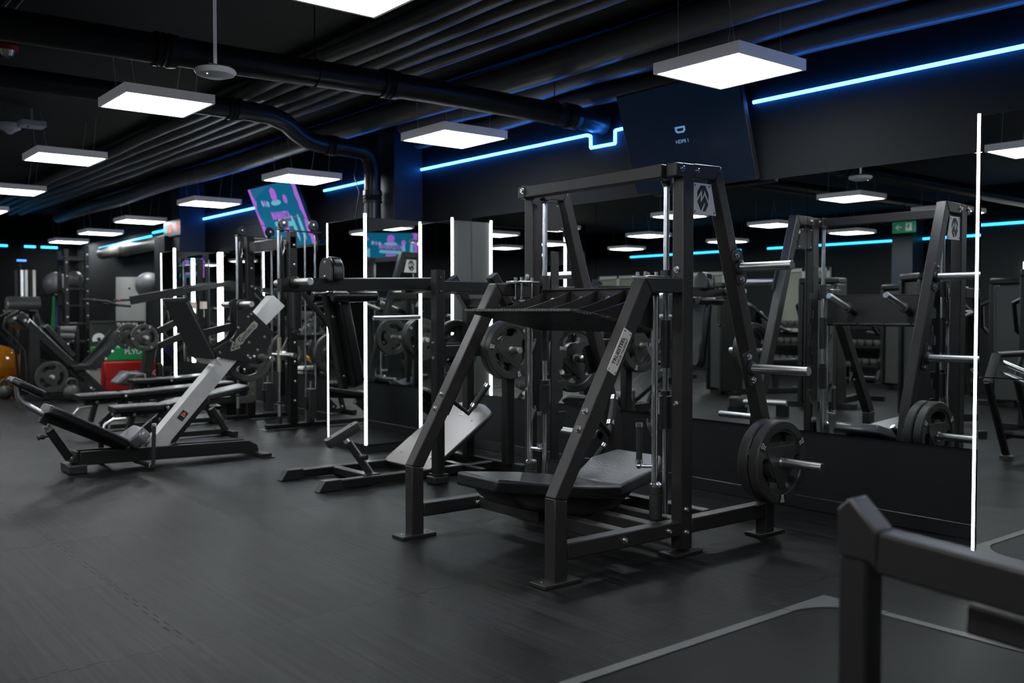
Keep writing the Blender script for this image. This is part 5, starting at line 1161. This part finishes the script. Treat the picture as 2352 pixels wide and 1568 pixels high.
# ------------------------------------------------------------------ equipment on the camera side, visible in the mirrors
def stack_machine(loc, rz, label, accent='orange', kind=0):
    t = thing('selector_machine', label, 'weight machine', loc, rz, group='weight machines across the room'); T = WM[t.name]
    def p(nm, mb, m='frame2', bev=0.0):
        bmesh.ops.transform(mb.bm, matrix=T, verts=mb.bm.verts); return obj(nm, mb, m, t, bevel=bev)
    p('base_rail', MB().beam((0, -.1, .04), (0, 1.45, .04), .09, .08)); p('foot_bar', MB().beam((-.45, 0, .035), (.45, 0, .035), .08, .07)); p('foot_bar', MB().beam((-.4, 1.4, .035), (.4, 1.4, .035), .08, .07))
    p('tower', MB().lo_hi((-.26, -.20, .06), (-.20, .16, 1.62)), bev=.01); p('tower', MB().lo_hi((.20, -.20, .06), (.26, .16, 1.62)), bev=.01); p('tower_top', MB().lo_hi((-.26, -.20, 1.62), (.26, .16, 1.70)), bev=.02)
    p('stack_shroud', MB().lo_hi((-.19, -.16, .10), (.19, -.14, 1.6)), 'shroud'); p('stack_shroud', MB().lo_hi((-.19, .12, .10), (.19, .14, 1.6)), 'shroud')
    p('weight_stack', MB().lo_hi((-.13, -.09, .12), (.13, .09, .75)), 'rubber')
    for x in (-.06, .06): p('guide_rod', MB().cyl((x, .16, .1), (x, .16, 1.6), .012), 'chrome')
    p('seat_post', MB().beam((0, .85, .06), (0, .85, .42), .07, .07)); p('pivot_link', MB().beam((0, .55, .3), (0, 1.05, .3), .06, .06))
    T2 = T
    pad('seat_pad', [T @ Vector((x, y, .50)) for x, y in ((-.17, .72), (.17, .72), (.2, 1.0), (.14, 1.15), (-.14, 1.15), (-.2, 1.0))], (0, 0, .08), t)
    pad('back_pad', [T @ Vector((x, .62-(z-.6)*.12, z)) for x, z in ((-.13, .58), (.13, .58), (.17, .8), (.15, 1.2), (.08, 1.27), (-.08, 1.27), (-.15, 1.2), (-.17, .8))], T.to_3x3() @ Vector((0, .08, 0)), t)
    p('back_post', MB().beam((0, .50, .3), (0, .46, 1.35), .06, .06, up=(0, 1, 0)))
    for s in (-1, 1):
        p('press_arm', MB().tube([(s*.2, .1, 1.45), (s*.42, .2, 1.35), (s*.48, .55, 1.05), (s*.46, .85, .95)], .025), 'frame2')
        p('hand_grip', MB().cyl((s*.46, .83, .96), (s*.30, .93, .98), .02), 'grip')
        p('foot_pad', MB().cyl((s*.12, 1.3, .3), (s*.3, 1.3, .3), .05), 'vinyl')
    p('seat_knob', MB().sphere((.12, 1.12, .36), .028, seg=12), accent); p('seat_lever', MB().cyl((.05, .95, .40), (.12, 1.12, .36), .01), 'steel')
    return t
ms = [((-5.5, -.15, 0), -2.5, 'weight stack machine with orange seat knob, reflected right of the tall press frame'),
      ((-7.1, -.55, 0), 2.9, 'black weight stack machine behind the other, seen in the mirror seam'),
      ((-9.2, -1.2, 0), -2.7, 'black weight stack machine in the mirror beside the sled press reflection'),
      ((-4.1, -2.0, 0), 3.0, 'weight stack machine with green tinted shroud, seen in the mirror at the right edge'),
      ((-11.4, -2.2, 0), 2.6, 'black weight stack machine far across the room, seen in the mirrors'),
      ((-8.0, -4.2, 0), -3.0, 'black weight stack machine by the opposite wall, seen in the mirrors'),
      ((-5.6, -4.6, 0), 2.9, 'black weight stack machine by the opposite wall left of the tube framed mirror'),
      ((-13.6, -.9, 0), -2.9, 'black weight stack machine across the aisle from the hack squat')]
m0 = None
for loc, rz, lb in ms:
    if m0 is None: m0 = stack_machine(loc, rz, lb)
    else: dup(m0, Matrix.Translation(loc) @ Matrix.Rotation(rz, 4, 'Z'), lb)
# tubular machine reflected in the right hand mirror
TB = thing('tube_frame_machine', 'black tube framed machine with chrome bars, reflected at the right edge', 'training machine', (-3.5, .2, 0))
q = [(-3.600,0.164,0.021),(-3.600,0.532,0.664),(-3.600,0.382,0.894),(-3.600,-0.165,0.059),(-3.600,-0.150,0.442),(-3.600,0.056,0.941),(-3.600,0.528,0.067),(-3.600,0.300,0.837),(-3.600,-0.142,0.671),(-3.600,0.195,0.173),(-3.600,-0.162,0.128)]
part('front_leg', MB().tube([q[0], q[1], q[2]], .032), 'frame2', TB); part('leg_grip', MB().cyl(q[1], q[2], .038), 'grip', TB)
part('rubber_foot', MB().lathe((q[0][0], q[0][1], 0), (0, 0, 1), [(0, .055), (.03, .055), (.04, .04)], 18), 'rubber', TB)
r = [Vector(v)+Vector((.0, -.55, 0)) for v in (q[0], q[1], q[2])]
part('rear_leg', MB().tube([Vector((r[0].x, r[0].y, .02)), r[1], r[2]], .032), 'frame2', TB); part('leg_grip', MB().cyl(r[1], r[2], .038), 'grip', TB)
part('rubber_foot', MB().lathe((r[0].x, r[0].y, 0), (0, 0, 1), [(0, .055), (.03, .055), (.04, .04)], 18), 'rubber', TB)
part('low_crossbar', MB().cyl((q[9][0], q[9][1], .2), (r[0].x, r[0].y, .2), .03), 'frame2', TB)
for k in (0, .09): part('chrome_bar', MB().cyl((q[7][0], q[7][1]+.0, q[7][2]-k), (q[7][0]+.7, q[7][1]-.05, q[7][2]-k-.28), .022), 'chrome', TB)
part('top_crossbar', MB().cyl(q[2], r[2], .028), 'frame2', TB); part('side_bar', MB().cyl((q[9][0], q[9][1], .22), (q[9][0]+.9, q[9][1], .22), .03), 'frame2', TB); part('side_leg', MB().tube([(q[9][0]+.9, q[9][1], .02), (q[9][0]+.8, q[9][1], .9)], .032), 'frame2', TB)
# barbell lying on a low stand, in the mirror
BB = thing('roller_stand', 'low stand with a steel roller and black end, reflected left of the stored plates', 'stand', (-7.2, 1.0, 0))
q = [(-7.250,1.226,0.049),(-7.250,0.990,0.033),(-7.250,0.686,-0.014)]
part('roller', MB().cyl((-7.25, q[1][1], .16), (-6.75, q[1][1]-.25, .16), .035), 'steel', BB); part('end_block', MB().box((-7.27, q[1][1]+.02, .15), (.16, .14, .14)), 'plastic', BB, .02)
part('stand_foot', MB().lo_hi((-7.34, q[1][1]-.07, 0), (-7.18, q[1][1]+.11, .09)), 'frame2', BB); part('stand_foot', MB().lo_hi((-6.86, q[1][1]-.3, 0), (-6.74, q[1][1]-.2, .125)), 'frame2', BB)
# dumbbell rack across the room
DR = thing('dumbbell_rack', 'three tier black dumbbell rack against the opposite wall', 'rack', (-10.5, -5.9, 0))
for x in (-12.0, -10.5, -9.3): part('rack_post', MB().beam((x, -5.75, 0), (x, -6.1, 1.1), .06, .08), par=DR)
for i, z in enumerate((.25, .6, .95)):
    part('rack_shelf', MB().beam((-12.05, -5.80-.12*i, z), (-9.25, -5.80-.12*i, z), .25, .03), par=DR)
D0 = None
ORD = ['first', 'second', 'third', 'fourth', 'fifth', 'sixth', 'seventh', 'eighth', 'ninth', 'tenth', 'eleventh', 'twelfth', 'thirteenth', 'fourteenth', 'fifteenth', 'sixteenth', 'seventeenth']
def dumbbell():
    t = thing('dumbbell', 'round black dumbbell on the rack across the room, seen in the mirrors', 'dumbbell', (0, 0, 0), group='dumbbells on the rack')
    for s in (-1, 1): part('head', MB().lathe((0, s*.05, 0), (0, s, 0), [(0, .03), (0, .058), (.008, .062), (.055, .062), (.062, .05)], 16), 'rubber', t)
    part('handle', MB().cyl((0, -.05, 0), (0, .05, 0), .014), 'chrome', t); return t
for i, z in enumerate((.25, .6, .95)):
    for k in range(17):
        P = Matrix.Translation((-11.95+k*.162, -5.80-.12*i, z+.078))
        lb = 'round black dumbbell %s from the left on the %s shelf across the room' % (ORD[k], ('lowest', 'middle', 'top')[i])
        if D0 is None: D0 = dumbbell(); D0.matrix_world = P; D0['label'] = lb
        else: dup(D0, P, lb)
t = thing('exit_sign', 'green exit sign with white arrow and running figure, reflected above the press frame', 'exit sign', (-6.0, -2.0, 2.6)); q = [(-7.400,-3.129,2.576),(-7.400,-3.700,2.609),(-7.400,-3.413,2.533)]
yy = q[0][1]; T = frameM((-7.4, yy, q[2][2]), (.93, 0.36, 0), (0, 0, 1)); T = frameM((-7.4, yy, q[2][2]), (-1, 0, 0), (0, 0, 1))
mb = MB(); mb.add_mesh(flat_mesh([rrect(.36, .17, .01, 2)], .012), T); obj('sign_panel', mb, 'sign_green', t)
Z = T @ Matrix.Translation((0, 0, .0125))
flat('arrow', [[(.03, -.008), (.03, .008), (.09, .008), (.07, .04), (.09, .04), (.13, 0), (.09, -.04), (.07, -.04), (.09, -.008)]], Z @ Matrix.Rotation(0, 4, 'Z'), 'ink_white', t)
flat('running_figure', [[(-.13, -.06), (-.13, .06), (-.03, .06), (-.03, -.06)], [(-.10, -.05), (-.08, -.01), (-.095, .02), (-.08, .045), (-.065, .02), (-.045, 0), (-.065, -.01), (-.06, -.05), (-.075, -.02)]], Z, 'ink_white', t)
part('sign_rod', MB().cyl((-7.4, yy, q[2][2]+.08), (-7.4, yy, ZC), .008), 'plastic', t)
